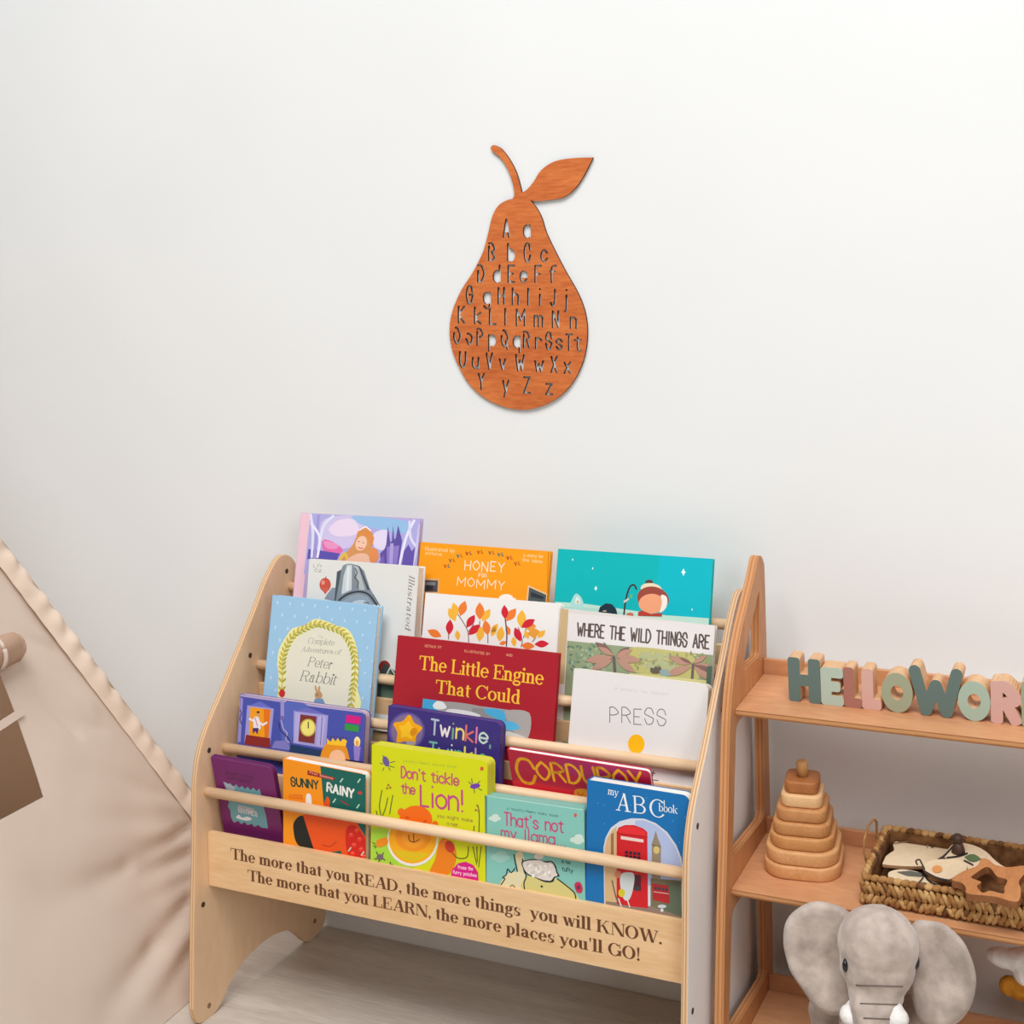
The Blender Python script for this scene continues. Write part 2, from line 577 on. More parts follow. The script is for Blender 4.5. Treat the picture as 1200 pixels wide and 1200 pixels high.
# ------------------------------------------------------------------ serif lettering (700 = capital height), S stem, h hairline
def serif_glyph(ch, S, h):
    P = []
    xh, cp, asc, W = 480, 700, 730, 55

    def box(x0, y0, x1, y1):
        P.append([(x0, y0), (x1, y0), (x1, y1), (x0, y1)])

    def stem(x, y0, y1, foot=True, head=None):
        box(x, y0, x + S, y1)
        if foot:
            box(x - W, y0, x + S + W, y0 + h)
        if head == 'f':
            P.append([(x - W, y1 - h * 0.8), (x, y1 - h * 1.8), (x, y1), (x - W * 0.9, y1 - h * 0.1)])
        if head == 's':
            box(x - W, y1 - h, x + S + W, y1)

    def ring(cx, cy, rx, ry, a0=0, a1=360, wx=None, wy=None):
        wx = wx or S
        wy = wy or h
        n = max(6, int(abs(a1 - a0) / 12))
        for k in range(n):
            q = []
            for t in (k, k + 1):
                a = math.radians(a0 + (a1 - a0) * t / n)
                q.append(((cx + rx * math.cos(a), cy + ry * math.sin(a)),
                          (cx + (rx - wx) * math.cos(a), cy + (ry - wy) * math.sin(a))))
            P.append([q[0][0], q[1][0], q[1][1], q[0][1]])

    def dg(x0, y0, x1, y1, w):
        P.append([(x0, y0), (x0 + w, y0), (x1 + w, y1), (x1, y1)])

    def ball(cx, cy, r):
        P.append([(cx + r * math.cos(a * PI / 5), cy + r * math.sin(a * PI / 5)) for a in range(10)])
    adv = 500
    if ch in 'hnmu':
        if ch == 'u':
            stem(W, 90, xh, False, 'f')
            ring(W + 160, 130, 160, 140, 180, 300, S, h * 1.4)
            stem(W + 245, 0, xh, False, 'f')
            P.append([(W + 245 + S, 0), (W + 245 + S + W, 0), (W + 245 + S + W, h), (W + 245 + S, h * 1.8)])
            P.append([(W + 240, 90), (W + 200, 0), (W + 245, 40), (W + 260, 120)])
            adv = 2 * W + 255 + S
        else:
            stem(W, 0, asc if ch == 'h' else xh, True, 'f')
            ring(W + 245 - 60 + 0, xh - 150, 60 + S, 160, 0, 150, S, h * 1.6)
            stem(W + 245, 0, xh - 140)
            adv = 2 * W + 255 + S
            if ch == 'm':
                ring(W + 490 - 60, xh - 150, 60 + S, 160, 0, 150, S, h * 1.6)
                stem(W + 490, 0, xh - 140)
                adv += 245
    elif ch == 'r':
        stem(W, 0, xh, True, 'f')
        ring(W + S + 90, xh - 130, 90, 130, 90, 180, 40, h * 1.4)
        ball(W + S + 100, xh - 60, 55)
        adv = W + S + 190
    elif ch in 'oOQ':
        if ch == 'o':
            ring(230, xh / 2, 220, xh / 2 + 10)
            adv = 460
        else:
            ring(330, cp / 2, 315, cp / 2 + 12)
            adv = 660
    elif ch in 'cCG':
        if ch == 'c':
            ring(230, xh / 2, 215, xh / 2 + 10, 50, 320)
            ball(360, xh - 110, 55)
            adv = 430
        else:
            ring(330, cp / 2, 315, cp / 2 + 12, 42, 322)
            box(560, cp - 230, 560 + h, cp)
            adv = 620
            if ch == 'G':
                box(500, 40, 500 + S, 300)
                box(450, 290, 500 + S + 40, 290 + h)
                adv = 680
    elif ch == 'e':
        ring(225, xh / 2, 215, xh / 2 + 10, 0, 325)
        box(60, xh / 2 - 10, 430, xh / 2 - 10 + h * 1.1)
        adv = 450
    elif ch == 'a':
        stem(250, 60, 340, False)
        ring(210, 330, 40 + S, 160, 0, 150, S, h * 1.4)
        ball(100, xh - 110, 55)
        ring(190, 135, 165, 140, 60, 330, S, h * 1.3)
        P.append([(250, 100), (250 + S, 80), (250 + S + 70, 20), (250 + S + 20, 0), (275, 10)])
        adv = 430 + S * 0.3
    elif ch in 'bdpq':
        x = 60 if ch in 'bp' else 300
        if ch == 'b':
            stem(W, 0, asc, False, 'f')
            ring(W + 190, xh / 2, 220, xh / 2 + 10, -160, 160)
        if ch == 'd':
            stem(300, 0, asc, True, 'f')
            ring(245, xh / 2, 215, xh / 2 + 10, 30, 330)
        if ch == 'p':
            stem(W, -200, xh, True, 'f')
            ring(W + 190, xh / 2, 220, xh / 2 + 10, -160, 160)
        adv = 490
    elif ch == 'g':
        ring(215, 320, 180, 165)
        ring(215, -60, 205, 135, 0, 360, S * 0.7, h * 1.5)
        P.append([(90, 190), (150, 170), (130, 60), (60, 60)])
        box(330, 430, 450, 430 + h * 1.6)
        adv = 450
    elif ch == 't':
        stem(60, 70, 610, False)
        box(0, xh - h, 270, xh)
        ring(60 + 120, 110, 120, 120, 180, 290, S, h * 1.5)
        adv = 285
    elif ch in 'il':
        stem(W, 0, asc if ch == 'l' else xh, True, 'f')
        if ch == 'i':
            ball(W + S / 2, 640, 68)
        adv = 2 * W + S + 10
    elif ch == 's':
        ring(190, 350, 150, 140, 60, 200, S * 0.9, h * 1.4)
        ring(200, 130, 160, 140, -130, 30, S * 0.9, h * 1.4)
        P.append([(45, 320), (80, 240), (345, 120), (330, 210)])
        box(310, 330, 310 + h, 460)
        box(45, 20, 45 + h, 150)
        adv = 390
    elif ch == 'y':
        dg(25, xh, 185, 20, S)
        dg(400, xh, 150, -130, h * 1.2)
        box(-20, xh - h, 180, xh)
        box(330, xh - h, 480, xh)
        ball(110, -140, 60)
        adv = 460
    elif ch == 'w':
        dg(25, xh, 160, 0, S)
        dg(260, xh, 395, 0, S)
        dg(330, xh, 200, 0, h)
        dg(560, xh, 440, 0, h)
        box(-20, xh - h, 180, xh)
        box(500, xh - h, 640, xh)
        adv = 640
    elif ch == 'k':
        stem(W, 0, asc, True, 'f')
        dg(380, xh, 150, 210, h)
        dg(190, 290, 350, 0, S)
        box(320, xh - h, 470, xh)
        box(300, 0, 510, h)
        adv = 510
    elif ch == 'v':
        dg(25, xh, 180, 0, S)
        dg(380, xh, 215, 0, h)
        box(-20, xh - h, 190, xh)
        box(320, xh - h, 460, xh)
        adv = 450
    elif ch == 'f':
        stem(90, 0, 600)
        ring(90 + 150, 590, 150, 140, 60, 180, S, h * 1.4)
        ball(90 + 210, 660, 50)
        box(30, xh - h, 290, xh)
        adv = 320
    elif ch == 'I':
        stem(W + 10, 0, cp, True, 's')
        adv = 2 * W + S + 30
    elif ch == 'T':
        stem(270, 0, cp)
        box(20, cp - h, 600, cp)
        box(20, cp - 200, 20 + h, cp)
        box(600 - h, cp - 200, 600, cp)
        adv = 620
    elif ch in 'LEB' or ch in 'DRPK' or ch == 'N':
        if ch == 'N':
            box(90, 0, 90 + h, cp)
            dg(70, cp, 500, 0, S * 1.2)
            box(600, 0, 600 + h, cp)
            box(20, cp - h, 190, cp)
            box(30, 0, 170, h)
            box(540, cp - h, 690, cp)
            adv = 690
        else:
            stem(W + 10, 0, cp, True, 's')
            adv = 600
            x = W + 10
            if ch in 'LE':
                box(x, 0, x + 470, h)
                box(x + 470 - h, 0, x + 470, 220)
                adv = 548
            if ch == 'E':
                box(x, cp - h, x + 450, cp)
                box(x + 450 - h, cp - 200, x + 450, cp)
                box(x, 350, x + 300, 350 + h)
                box(x + 300 - h, 260, x + 300, 450)
            if ch == 'D':
                ring(x + 200, cp / 2, 380, cp / 2, -90, 90)
                box(x, 0, x + 210, h)
                box(x, cp - h, x + 210, cp)
                adv = 680
            if ch in 'RPB':
                ring(x + 230, cp - 180, 240, 180, -90, 90)
                box(x, cp - h, x + 240, cp)
                box(x, cp - 360, x + 240, cp - 360 + h)
            if ch == 'B':
                ring(x + 240, 180, 270, 182, -90, 90)
                box(x, 0, x + 250, h)
                adv = 610
            if ch == 'R':
                dg(x + 230, 350, x + 390, 0, S)
                box(x + 390, 0, x + 540, h)
                adv = 612
            if ch == 'K':
                dg(x + 440, cp, x + 90, 280, h)
                dg(x + 190, 430, x + 420, 0, S)
                box(x + 360, cp - h, x + 560, cp)
                box(x + 380, 0, x + 610, h)
                adv = 690
    elif ch == 'A':
        dg(330, cp, 500, 0, S * 1.15)
        dg(360, cp, 110, 0, h * 1.2)
        box(190, 220, 520, 220 + h)
        box(40, 0, 230, h)
        box(430, 0, 690, h)
        adv = 690
    elif ch == 'W':
        dg(60, cp, 240, 0, S)
        dg(400, cp, 580, 0, S)
        dg(470, cp, 290, 0, h)
        dg(840, cp, 650, 0, h)
        box(0, cp - h, 250, cp)
        box(740, cp - h, 930, cp)
        adv = 920
    elif ch == 'O':
        pass
    elif ch == '.':
        ball(100, 60, 68)
        adv = 200
    elif ch == ',':
        ball(100, 60, 68)
        P.append([(110, 60), (168, 50), (110, -110), (80, -100)])
        adv = 200
    elif ch == "'":
        P.append([(50, 730), (150, 730), (115, 480), (85, 480)])
        adv = 200
    elif ch == '!':
        ball(120, 60, 68)
        P.append([(60, 720), (180, 720), (140, 190), (100, 190)])
        adv = 240
    elif ch == ' ':
        adv = 230
    return P, adv


# ------------------------------------------------------------------ flat print
def clip_poly(poly, x0, y0, x1, y1):
    def cut(P, inside, inter):
        out = []
        for a, b in zip(P, P[1:] + P[:1]):
            ia, ib = inside(a), inside(b)
            if ia:
                out.append(a)
            if ia != ib:
                out.append(inter(a, b))
        return out

    def ix(a, b, x):
        t = (x - a[0]) / (b[0] - a[0])
        return (x, a[1] + t * (b[1] - a[1]))

    def iy(a, b, y):
        t = (y - a[1]) / (b[1] - a[1])
        return (a[0] + t * (b[0] - a[0]), y)
    P = poly
    for ins, itr in ((lambda p: p[0] >= x0, lambda a, b: ix(a, b, x0)), (lambda p: p[0] <= x1, lambda a, b: ix(a, b, x1)),
                     (lambda p: p[1] >= y0, lambda a, b: iy(a, b, y0)), (lambda p: p[1] <= y1, lambda a, b: iy(a, b, y1))):
        if len(P) < 3:
            return []
        P = cut(P, ins, itr)
    return P


class Print:
    """flat ink on a plane.  origin o, unit axes ax (right), ay (up), normal an (towards the reader), all in the parent's
    space; to_world turns parent space into the room so that measured picture points can be laid on the plane"""

    def __init__(self, to_world, o, ax, ay, an, rect):
        self.W = to_world
        self.fr = frame(o, ax, ay, an)
        self.rect = rect
        self.v, self.f, self.c = [], [], []
        self.k = 0
        g = to_world @ self.fr
        self.go = np.array(g.translation)
        self.gx, self.gy, self.gn = [np.array(g.col[i][:3]) for i in range(3)]
        self.gi = g.inverted()
        self.f0 = (0.0, 0.0, 1.0)

    def at(self, x0, y0, s):
        self.f0 = (x0, y0, s)
        return self

    def L(self, p):
        uv = (self.f0[0] + p[0] / self.f0[2], self.f0[1] + p[1] / self.f0[2])
        d = ray(uv)
        t = ((self.go - CAM) @ self.gn) / (d @ self.gn)
        q = CAM + d * t - self.go
        return (float(q @ self.gx), float(q @ self.gy))

    def raw(self, col, polys):
        self.k += 1
        z0 = 9.0e-6 * self.k + 5e-5
        for n_, P in enumerate(polys):
            z = z0 + 1.1e-6 * (n_ % 7)
            P = clip_poly(P, *self.rect)
            if len(P) < 3:
                continue
            base = len(self.v)
            self.v += [(p[0], p[1], z) for p in P]
            if len(P) == 4 or len(P) == 3:
                fs = [tuple(range(len(P)))]
            else:
                fs = tessellate_polygon([[Vector((p[0], p[1], 0)) for p in P]])
            for f in fs:
                a = sum(P[f[i]][0] * P[f[(i + 1) % len(f)]][1] - P[f[(i + 1) % len(f)]][0] * P[f[i]][1] for i in range(len(f)))
                f = tuple(base + i for i in f)
                self.f.append(f if a > 0 else f[::-1])
                self.c.append(lin(col))
        return self

    def poly(self, col, pts, smooth=False):
        if isinstance(pts, str):
            pts = pp(pts)
        if smooth:
            pts = catmull(pts, 5, True)
        return self.raw(col, [[self.L(p) for p in pts]])

    def ell(self, col, cx, cy, rx, ry, rot=0, n=24, a0=0, a1=360):
        r = math.radians(rot)
        P = []
        m = n if a1 - a0 >= 360 else n + 1
        for k in range(m):
            a = math.radians(a0 + (a1 - a0) * k / n)
            x, y = rx * math.cos(a), ry * math.sin(a)
            P.append((cx + x * math.cos(r) - y * math.sin(r), cy + x * math.sin(r) + y * math.cos(r)))
        return self.poly(col, P)

    def line(self, col, w, pts, smooth=False):
        if isinstance(pts, str):
            pts = pp(pts)
        if smooth:
            pts = catmull(pts, 5)
        return self.raw(col, [[self.L(p) for p in q] for q in ribbon(pts, w, 4)])

    def leafs(self, col, lst, w=0.36):
        """pointed leaves: base x,y -> tip x,y"""
        out = []
        for (x0, y0, x1, y1) in lst:
            dx, dy = x1 - x0, y1 - y0
            P = []
            for k in range(9):
                t = k / 8
                P.append((x0 + dx * t - dy * w * math.sin(PI * t) * 0.75, y0 + dy * t + dx * w * math.sin(PI * t) * 0.75))
            for k in range(7, 0, -1):
                t = k / 8
                P.append((x0 + dx * t + dy * w * math.sin(PI * t) * 0.75, y0 + dy * t - dx * w * math.sin(PI * t) * 0.75))
            out.append([self.L(p) for p in P])
        return self.raw(col, out)

    def text(self, col, s, p0, p1, h, w=0.9, style='stroke', slant=0.0, gap=1.9, cols=None, h1=None, S=150, hair=40, jig=0):
        """s between the base-line points p0 and p1 (picture points); h capital height in picture units; w stroke width"""
        a, b = self.L(p0), self.L(p1)
        top = self.L((p0[0], p0[1] - h))
        H = math.hypot(top[0] - a[0], top[1] - a[1])
        dx, dy = b[0] - a[0], b[1] - a[1]
        T = math.hypot(dx, dy)
        ux, uy = dx / T, dy / T
        items = []
        x = 0.0
        WIDE = {'W': 1.42, 'M': 1.3, 'w': 1.3, 'm': 1.35, 't': 0.85, 'E': 0.85, 'L': 0.85, 'r': 0.85}
        for ch in s:
            if style == 'serif':
                P, adv = serif_glyph(ch, S, hair)
                items.append((x, P, ch))
                x += adv
            else:
                nar = ch in NARROW
                items.append((x - (1.4 if nar else 0), None, ch))
                x += (1.2 if nar else (3.0 if ch == ' ' else 4.0 * WIDE.get(ch, 1))) + gap
        tot = x - (0 if style == 'serif' else gap)
        k = T / tot
        kh = H / (700.0 if style == 'serif' else 6.0)
        groups = {}
        for i, (x, P, ch) in enumerate(items):
            if ch == ' ':
                continue
            if style != 'serif':
                P = []
                yj = (jig * math.sin(i * 2.4)) if jig else 0
                for st in strokes(ch):
                    st = [((x + q[0] * WIDE.get(ch, 1)) * k, (q[1] - 2 + yj) * kh) for q in st]
                    P += ribbon(st, w * kh, 4)
            else:
                P = [[((x + q[0]) * k, q[1] * kh) for q in pl] for pl in P]
            cc = cols[i % len(cols)] if cols else col
            out = groups.setdefault(cc, [])
            for pl in P:
                out.append([(a[0] + q[0] * ux - q[1] * uy + slant * q[1], a[1] + q[0] * uy + q[1] * ux) for q in pl])
        for cc, out in groups.items():
            self.raw(cc, out)
        return self

    def build(self, name, parent, material=None):
        me = bpy.data.meshes.new(name)
        me.from_pydata([tuple(self.fr @ Vector(p)) for p in self.v], [], self.f)
        at = me.color_attributes.new('Ink', 'FLOAT_COLOR', 'CORNER')
        i = 0
        arr = []
        for f, c in zip(self.f, self.c):
            arr += list(c) * len(f)
        at.data.foreach_set('color', arr)
        return link_mesh(name, me, parent, [material or PRINT])


# ================================================================== THE SETTING
def struct(name, bm, mats, parent=None):
    o = from_bm(name, bm, mats, parent)
    if parent is None:
        o['kind'] = 'structure'
    return o


bm = bmesh.new()
add_box(bm, (-3.2, WALL, -0.02), (3.6, WALL + 0.1, 2.9))
struct('wall_back', bm, WALLM)
bm = bmesh.new()
add_box(bm, (-3.2, -4.4, -0.05), (3.6, WALL, -0.012))
floor = struct('floor', bm, JOINT)
PLW = 0.19
_pl = {}
for r in range(0, 24):
    y1 = WALL - 0.001 - r * PLW
    y0 = y1 - PLW + 0.0008
    off = -3.2 - random.Random(r).random() * 1.2
    x = off
    while x < 3.6:
        xa, xb = max(x, -3.2), min(x + 1.28, 3.6)
        if xb - xa > 0.05:
            key = round(xb - xa, 3)
            if key not in _pl:
                b = bmesh.new()
                add_box(b, (0, 0, -0.012), (xb - xa - 0.0008, y1 - y0, 0), bevel=0.0006)
                me = bpy.data.meshes.new('floor_plank')
                b.to_mesh(me)
                b.free()
                me.materials.append(FLOORM)
                _pl[key] = me
            o = bpy.data.objects.new('floor_plank', _pl[key])
            C.objects.link(o)
            o.parent = floor
            o.location = (xa, y0, 0)
        x += 1.28

# ================================================================== BOOKSHELF
W = 0.7785
T = 0.009
ROD0 = (-0.22988, 0.35143)
STEP = (0.047659, 0.053777)
rod = lambda i: (ROD0[0] + STEP[0] * i, ROD0[1] + STEP[1] * i)
RR = 0.0078
shelf = thing('book_rack', 'pale birch plywood sling-style book rack with five tiers of books and an engraved front board',
              'bookshelf', (0, 0, 0))
prof = pp('-.284,.03 -.277,.006 -.262,0 -.243,0 -.227,.003 -.213,.013 -.2,.026 -.179,.040 -.154,.049 -.119,.055 -.088,.056 '
          '-.056,.051 -.033,.043 -.014,.028 .003,.010 .017,.001 .035,0 .058,.004 .071,.016 .074,.036 .072,.08')
top = pp('.034,.62 .031,.645 .022,.662 .008,.673 -.008,.6765 -.023,.673 -.037,.662 -.06,.639 -.086,.605 -.14,.541 -.168,.507 '
         '-.196,.476 -.215,.455 -.231,.434 -.243,.411 -.250,.389 -.255,.361 -.260,.296 -.267,.22 -.274,.151 -.281,.064')
outline = catmull(prof, 3) + catmull(top, 3)


def side_panel(X, outer_white):
    bm = plate([outline], T, YZ(X), 0.0006)
    for f in bm.faces:
        if outer_white and f.normal.x > 0.9:
            f.material_index = 2
    o = from_bm('side_panel', bm, [BIRCH, BIRCH_EDGE, WHITE_LAM], shelf)
    return o


PLUG = mat('recess_in_birch', (150, 112, 80), 0.7)


def screw(parent, x, y, z, s):
    bm = bmesh.new()
    add_tube(bm, [(x, y, z), (x + s * 0.0006, y, z)], 0.0042, 12)
    from_bm('screw_hole', bm, PLUG if z < 0.05 and s > 0 and x < 0.1 else HOLE, parent)


pl = side_panel(-T, False)
for (y, z) in ((0.0, .648), (-.108, .533), (-.220, .413), (-.251, .181), (.039, .028), (-.248, .019)):
    screw(pl, 0.0, y, z, 1)
pr = side_panel(W, True)
pr['label'] = 'right side panel with white outer face'
for (y, z) in ((0.0, .648), (-.108, .533), (-.2183, .4121), (-.2518, .181), (.039, .028), (-.248, .019)):
    screw(pr, W + T, y, z, 1)
for i in range(6):
    y, z = rod(i)
    bm = bmesh.new()
    add_tube(bm, [(0.0002, y, z), (W - 0.0002, y, z)], RR, 20)
    from_bm('dowel_rod', bm, BIRCH_ROD, shelf, True)
for i in range(5):
    y, z = rod(i)
    bm = bmesh.new()
    add_box(bm, (0.0003, y + 0.0445, z - 0.086), (W - 0.0003, y + 0.0525, z + 0.024), bevel=0.0006)
    from_bm('back_slat', bm, BIRCH_BOARD, shelf)
    bm = bmesh.new()
    add_box(bm, (0.0003, y + (0.006 if i else 0.001), z - 0.093), (W - 0.0003, y + 0.0444, z - 0.085))
    from_bm('tier_base', bm, BIRCH_BOARD, shelf)
bm = bmesh.new()
add_box(bm, (0.0003, 0, -0.0839), (W - 0.0003, 0.009, 0), bevel=0.0005)
fb = from_bm('front_board', bm, BIRCH_BOARD, shelf)
fb.location = (0, -0.2322, 0.2890)
fb.rotation_euler = (math.radians(-2.58), 0, 0)
fw_ = Matrix.Translation(fb.location) @ fb.rotation_euler.to_matrix().to_4x4()
P = Print(fw_, (0, -0.0002, -0.0839), (1, 0, 0), (0, 0, 1), (0, -1, 0), (0.002, 0.001, W - 0.002, 0.083))
P.at(0, 0, 1)
P.text((104, 62, 36), 'The more that you READ, the more things  you will KNOW.', (270, 1006.2), (776.5, 1107), 12.8, style='serif', S=140, hair=36)
P.text((104, 62, 36), 'The more that you LEARN, the more places you\'ll GO!', (290, 1031.7), (751, 1126.3), 12.8, style='serif', S=140, hair=36)
P.build('engraved_lettering', fb)

# ================================================================== BOOKS
BOOKCAT = 'book'


class Book:
    def __init__(self, label, ri, lean, rot, TL, w, thick, col, group, kind='hard', rad=0.0, spine=None, page_mat=None, yoff=0.0, x0=None):
        a = math.radians(lean)
        ry, rz = rod(ri)
        up = Vector((0, math.sin(a), math.cos(a)))
        nrm = Vector((0, -math.cos(a), math.sin(a)))
        Q = Vector((0, ry, rz)) - nrm * (RR + 0.0006 + yoff)
        d = ray(TL)
        t = ((np.array(Q) - CAM) @ np.array(nrm)) / (d @ np.array(nrm))
        tl = Vector(CAM + d * t)
        if x0 is not None:
            tl.x = x0
        ph = math.radians(rot)
        R0 = Matrix(((1, up.x, nrm.x), (0, up.y, nrm.y), (0, up.z, nrm.z)))
        R = R0 @ Matrix.Rotation(-ph, 3, 'Z')
        base = rz - 0.085 + 0.0004
        zx, zy, zz = R[2][0], R[2][1], R[2][2]      # world z of local axes
        h = (tl.z - base + min(0, zx) * w - max(0, zz) * thick) / zy
        self.h, self.w, self.t = h, w, thick
        loc = tl - R @ Vector((0, h, 0))
        self.o = bpy.data.objects.new('picture_book' if kind == 'hard' else 'board_book', None)
        C.objects.link(self.o)
        self.o.empty_display_size = 0.02
        self.o.location = loc
        self.o.rotation_euler = R.to_euler()
        tag(self.o, label, BOOKCAT, group)
        self.W = Matrix.Translation(loc) @ R.to_4x4()
        cm = mat('cover_ink', col, 0.4, 0.4)
        bt = 0.0022 if kind == 'hard' else 0.0016
        corners = '1100' if rad else '0000'
        fr = frame((0, 0, -bt), (1, 0, 0), (0, 1, 0), (0, 0, 1))
        b1 = plate([rrect(0, 0, w, h, rad, corners=corners)], bt, fr, 0.0)
        b2 = plate([rrect(0, 0, w, h, rad, corners=corners)], bt, frame((0, 0, -thick), (1, 0, 0), (0, 1, 0), (0, 0, 1)), 0.0)
        me = bpy.data.meshes.new('t')
        b2.to_mesh(me)
        b2.free()
        b1.from_mesh(me)
        bpy.data.meshes.remove(me)
        add_box(b1, (-0.0012, 0, -thick), (0.0012, h, -0.0002), 2)
        from_bm('cover', b1, [cm, cm, mat('spine_ink', spine or col, 0.5, 0.3)], self.o)
        ins = 0.0022 if kind == 'hard' else 0.0006
        pb = plate([rrect(0.001, ins, w - ins, h - ins, max(rad - 0.0004, 0), corners=corners)], thick - 2 * bt - 0.0002,
                   frame((0, 0, -thick + bt + 0.0001), (1, 0, 0), (0, 1, 0), (0, 0, 1)), 0.0)
        from_bm('page_block', pb, [page_mat or PAGES], self.o)
        self.p = Print(self.W, (0, 0, 0.0), (1, 0, 0), (0, 1, 0), (0, 0, 1), (0.0004, 0.0004, w - 0.0004, h - 0.0004))
        self.rad = rad

    def done(self, name='cover_print'):
        self.p.build(name, self.o)


G5, G4, G3, G2, G1 = ('picture books on the top tier', 'picture books on the second tier', 'picture books on the middle tier',
                      'books on the fourth tier', 'board books behind the front rail')

# ---- top tier: fairy-tale princess book
B = Book('lilac fairy-tale picture book with a crowned woman and castle, back left of top tier', 4, 14, -0.5, (353, 601), 0.229, 0.010,
         (188, 168, 214), G5, spine=(236, 190, 206))
p = B.p.at(340, 590, 7.5)
p.poly((238, 196, 210), '90,85 185,88 110,830 0,830')
p.poly((176, 172, 224), '180,88 1160,150 1100,640 120,620')
p.poly((208, 196, 232), '300,140 620,120 640,330 420,400 280,330', True)
p.poly((150, 190, 228), '560,110 1000,150 1000,260 640,190', True)
p.poly((232, 214, 236), '420,150 560,140 600,260 420,290 340,230', True)
p.poly((226, 216, 240), '740,260 860,240 840,400 740,380', True)
p.poly((228, 110, 172), '290,320 380,340 460,400 430,440 300,420', True)
p.poly((236, 150, 196), '300,330 420,360 400,400 320,390', True)
p.poly((92, 82, 172), '160,400 250,410 440,440 410,500 150,490')
for q, c in (('180,90 200,260 190,470', (226, 222, 246)), ('380,110 290,210 240,470', (222, 224, 246)), ('250,110 230,300 215,480', (160, 150, 216)),
             ('190,180 260,300 240,470', (236, 232, 250)), ('1090,150 1020,300 960,540', (234, 230, 250)), ('1050,160 1060,300 1110,380', (222, 218, 244)),
             ('1140,190 1110,400 1080,540', (206, 200, 238))):
    p.line(c, 22, q, True)
p.poly((96, 80, 160), '845,360 860,200 880,340 895,330 905,190 915,320 930,300 950,190 975,290 985,330 950,560 800,540 790,440 830,400')
p.poly((142, 124, 198), '850,380 960,370 940,540 850,530')
p.poly((176, 160, 214), '880,350 910,350 900,540 870,535')
p.poly((102, 84, 170), '980,540 1000,420 1040,360 1070,420 1100,380 1080,550')
p.poly((130, 100, 180), '780,520 820,450 830,530')
p.poly((214, 150, 92), '440,480 520,400 570,330 600,240 660,205 720,250 730,330 720,420 760,500 600,530 460,520', True)
p.poly((238, 188, 160), '500,490 600,440 680,450 700,520 500,515', True)
p.ell((244, 198, 170), 625, 350, 48, 66, 20)
p.poly((222, 140, 72), '560,340 610,240 690,230 740,300 720,390 680,300 620,270')
p.poly((228, 142, 84), '700,400 760,400 780,470 750,520 700,500', True)
p.line((252, 244, 248), 10, '610,235 640,215 670,205 710,240')
p.ell((90, 60, 50), 605, 335, 7, 4)
p.ell((90, 60, 50), 645, 345, 7, 4)
p.line((200, 70, 80), 7, '600,385 620,396 640,390')
p.line((230, 190, 80), 26, '440,490 480,440 500,480', True)
B.done()

# ---- top tier: orange
B = Book('orange picture book lettered with honey and mommy, middle of top tier', 4, 14, 0.3, (493.5, 635), 0.2265, 0.009, (248, 158, 22), G5,
         spine=(216, 128, 20))
p = B.p.at(480, 620, 6.667)
p.text((250, 214, 150), 'Illustrated by', (120, 165), (350, 182), 26, 1.1)
p.text((250, 214, 150), 'pictures', (125, 196), (250, 208), 22, 1.1)
p.text((250, 214, 150), 'a story for', (890, 215), (1045, 226), 24, 1.1)
p.text((250, 214, 150), 'the table', (880, 250), (1035, 266), 24, 1.1)
arc = [(270, 290), (310, 245), (370, 210), (440, 190), (530, 180), (620, 185), (690, 200), (760, 225), (820, 270), (870, 325)]
for i, q in enumerate(zip(arc, arc[1:])):
    (a, b) = q
    p.line([(196, 92, 20), (150, 110, 60), (90, 120, 110), (190, 70, 30)][i % 4], 9, [(a[0], a[1] - 10), (a[0] + 8, a[1] + 12), (a[0] + 16, a[1] - 8)])
    p.line([(110, 110, 90), (206, 90, 30), (200, 110, 30)][i % 3], 8, [(a[0] + 32, a[1] - 14), (a[0] + 32, a[1] + 8), (a[0] + 44, a[1] + 8)])
p.text((255, 226, 190), 'HONEY', (430, 318), (738, 338), 72, 0.75, jig=0.4)
p.text((255, 226, 190), 'FOR', (540, 374), (604, 378), 28, 1.2)
p.text((255, 226, 190), 'MOMMY', (372, 440), (738, 478), 66, 0.75, jig=0.4)
p.poly((222, 170, 110), '95,385 235,388 232,505 90,500')
p.poly((74, 74, 76), '100,398 222,402 218,492 95,488')
p.poly((120, 124, 128), '110,412 205,415 203,440 110,436')
p.poly((40, 42, 52), '130,440 185,443 184,480 130,476')
p.poly((236, 196, 150), '925,438 1075,505 1070,560 912,560')
p.poly((76, 88, 90), '935,455 1068,514 1064,572 925,560')
p.poly((46, 52, 56), '950,490 1050,530 1046,550 948,530')
p.ell((250, 244, 238), 755, 540, 55, 32)
p.poly((250, 244, 238), '700,530 830,540 830,600 700,590')
p.line((206, 120, 20), 5, '1085,185 1075,560')
B.done()

# ---- top tier: turquoise
B = Book('turquoise picture book of a child in a bobble hat under stars, right of top tier', 4, 14, 0, (655, 643), 0.2425, 0.009, (2, 182, 184), G5,
         spine=(30, 160, 150))
p = B.p.at(640, 630, 5.714)
p.poly((0, 186, 200), '760,120 1120,140 1090,560 720,500')
p.poly((196, 226, 210), '60,430 240,440 520,480 800,520 1090,540 1080,800 30,760')
p.poly((178, 216, 204), '30,470 300,470 600,520 300,560 20,540', True)
p.poly((176, 222, 214), '165,460 180,400 205,375 240,410 245,470', True)
p.poly((226, 240, 236), '195,440 205,395 225,420 222,445', True)
p.ell((220, 170, 120), 212, 432, 7, 12)
p.poly((30, 48, 62), '345,515 360,465 400,440 440,445 470,480 480,525')
p.ell((190, 170, 140), 392, 492, 14, 5)
p.line((62, 40, 44), 11, '520,530 530,440 545,370 565,325 590,318 605,345', True)
p.line((226, 200, 190), 14, '525,430 548,412')
p.ell((120, 180, 120), 570, 392, 8, 14)
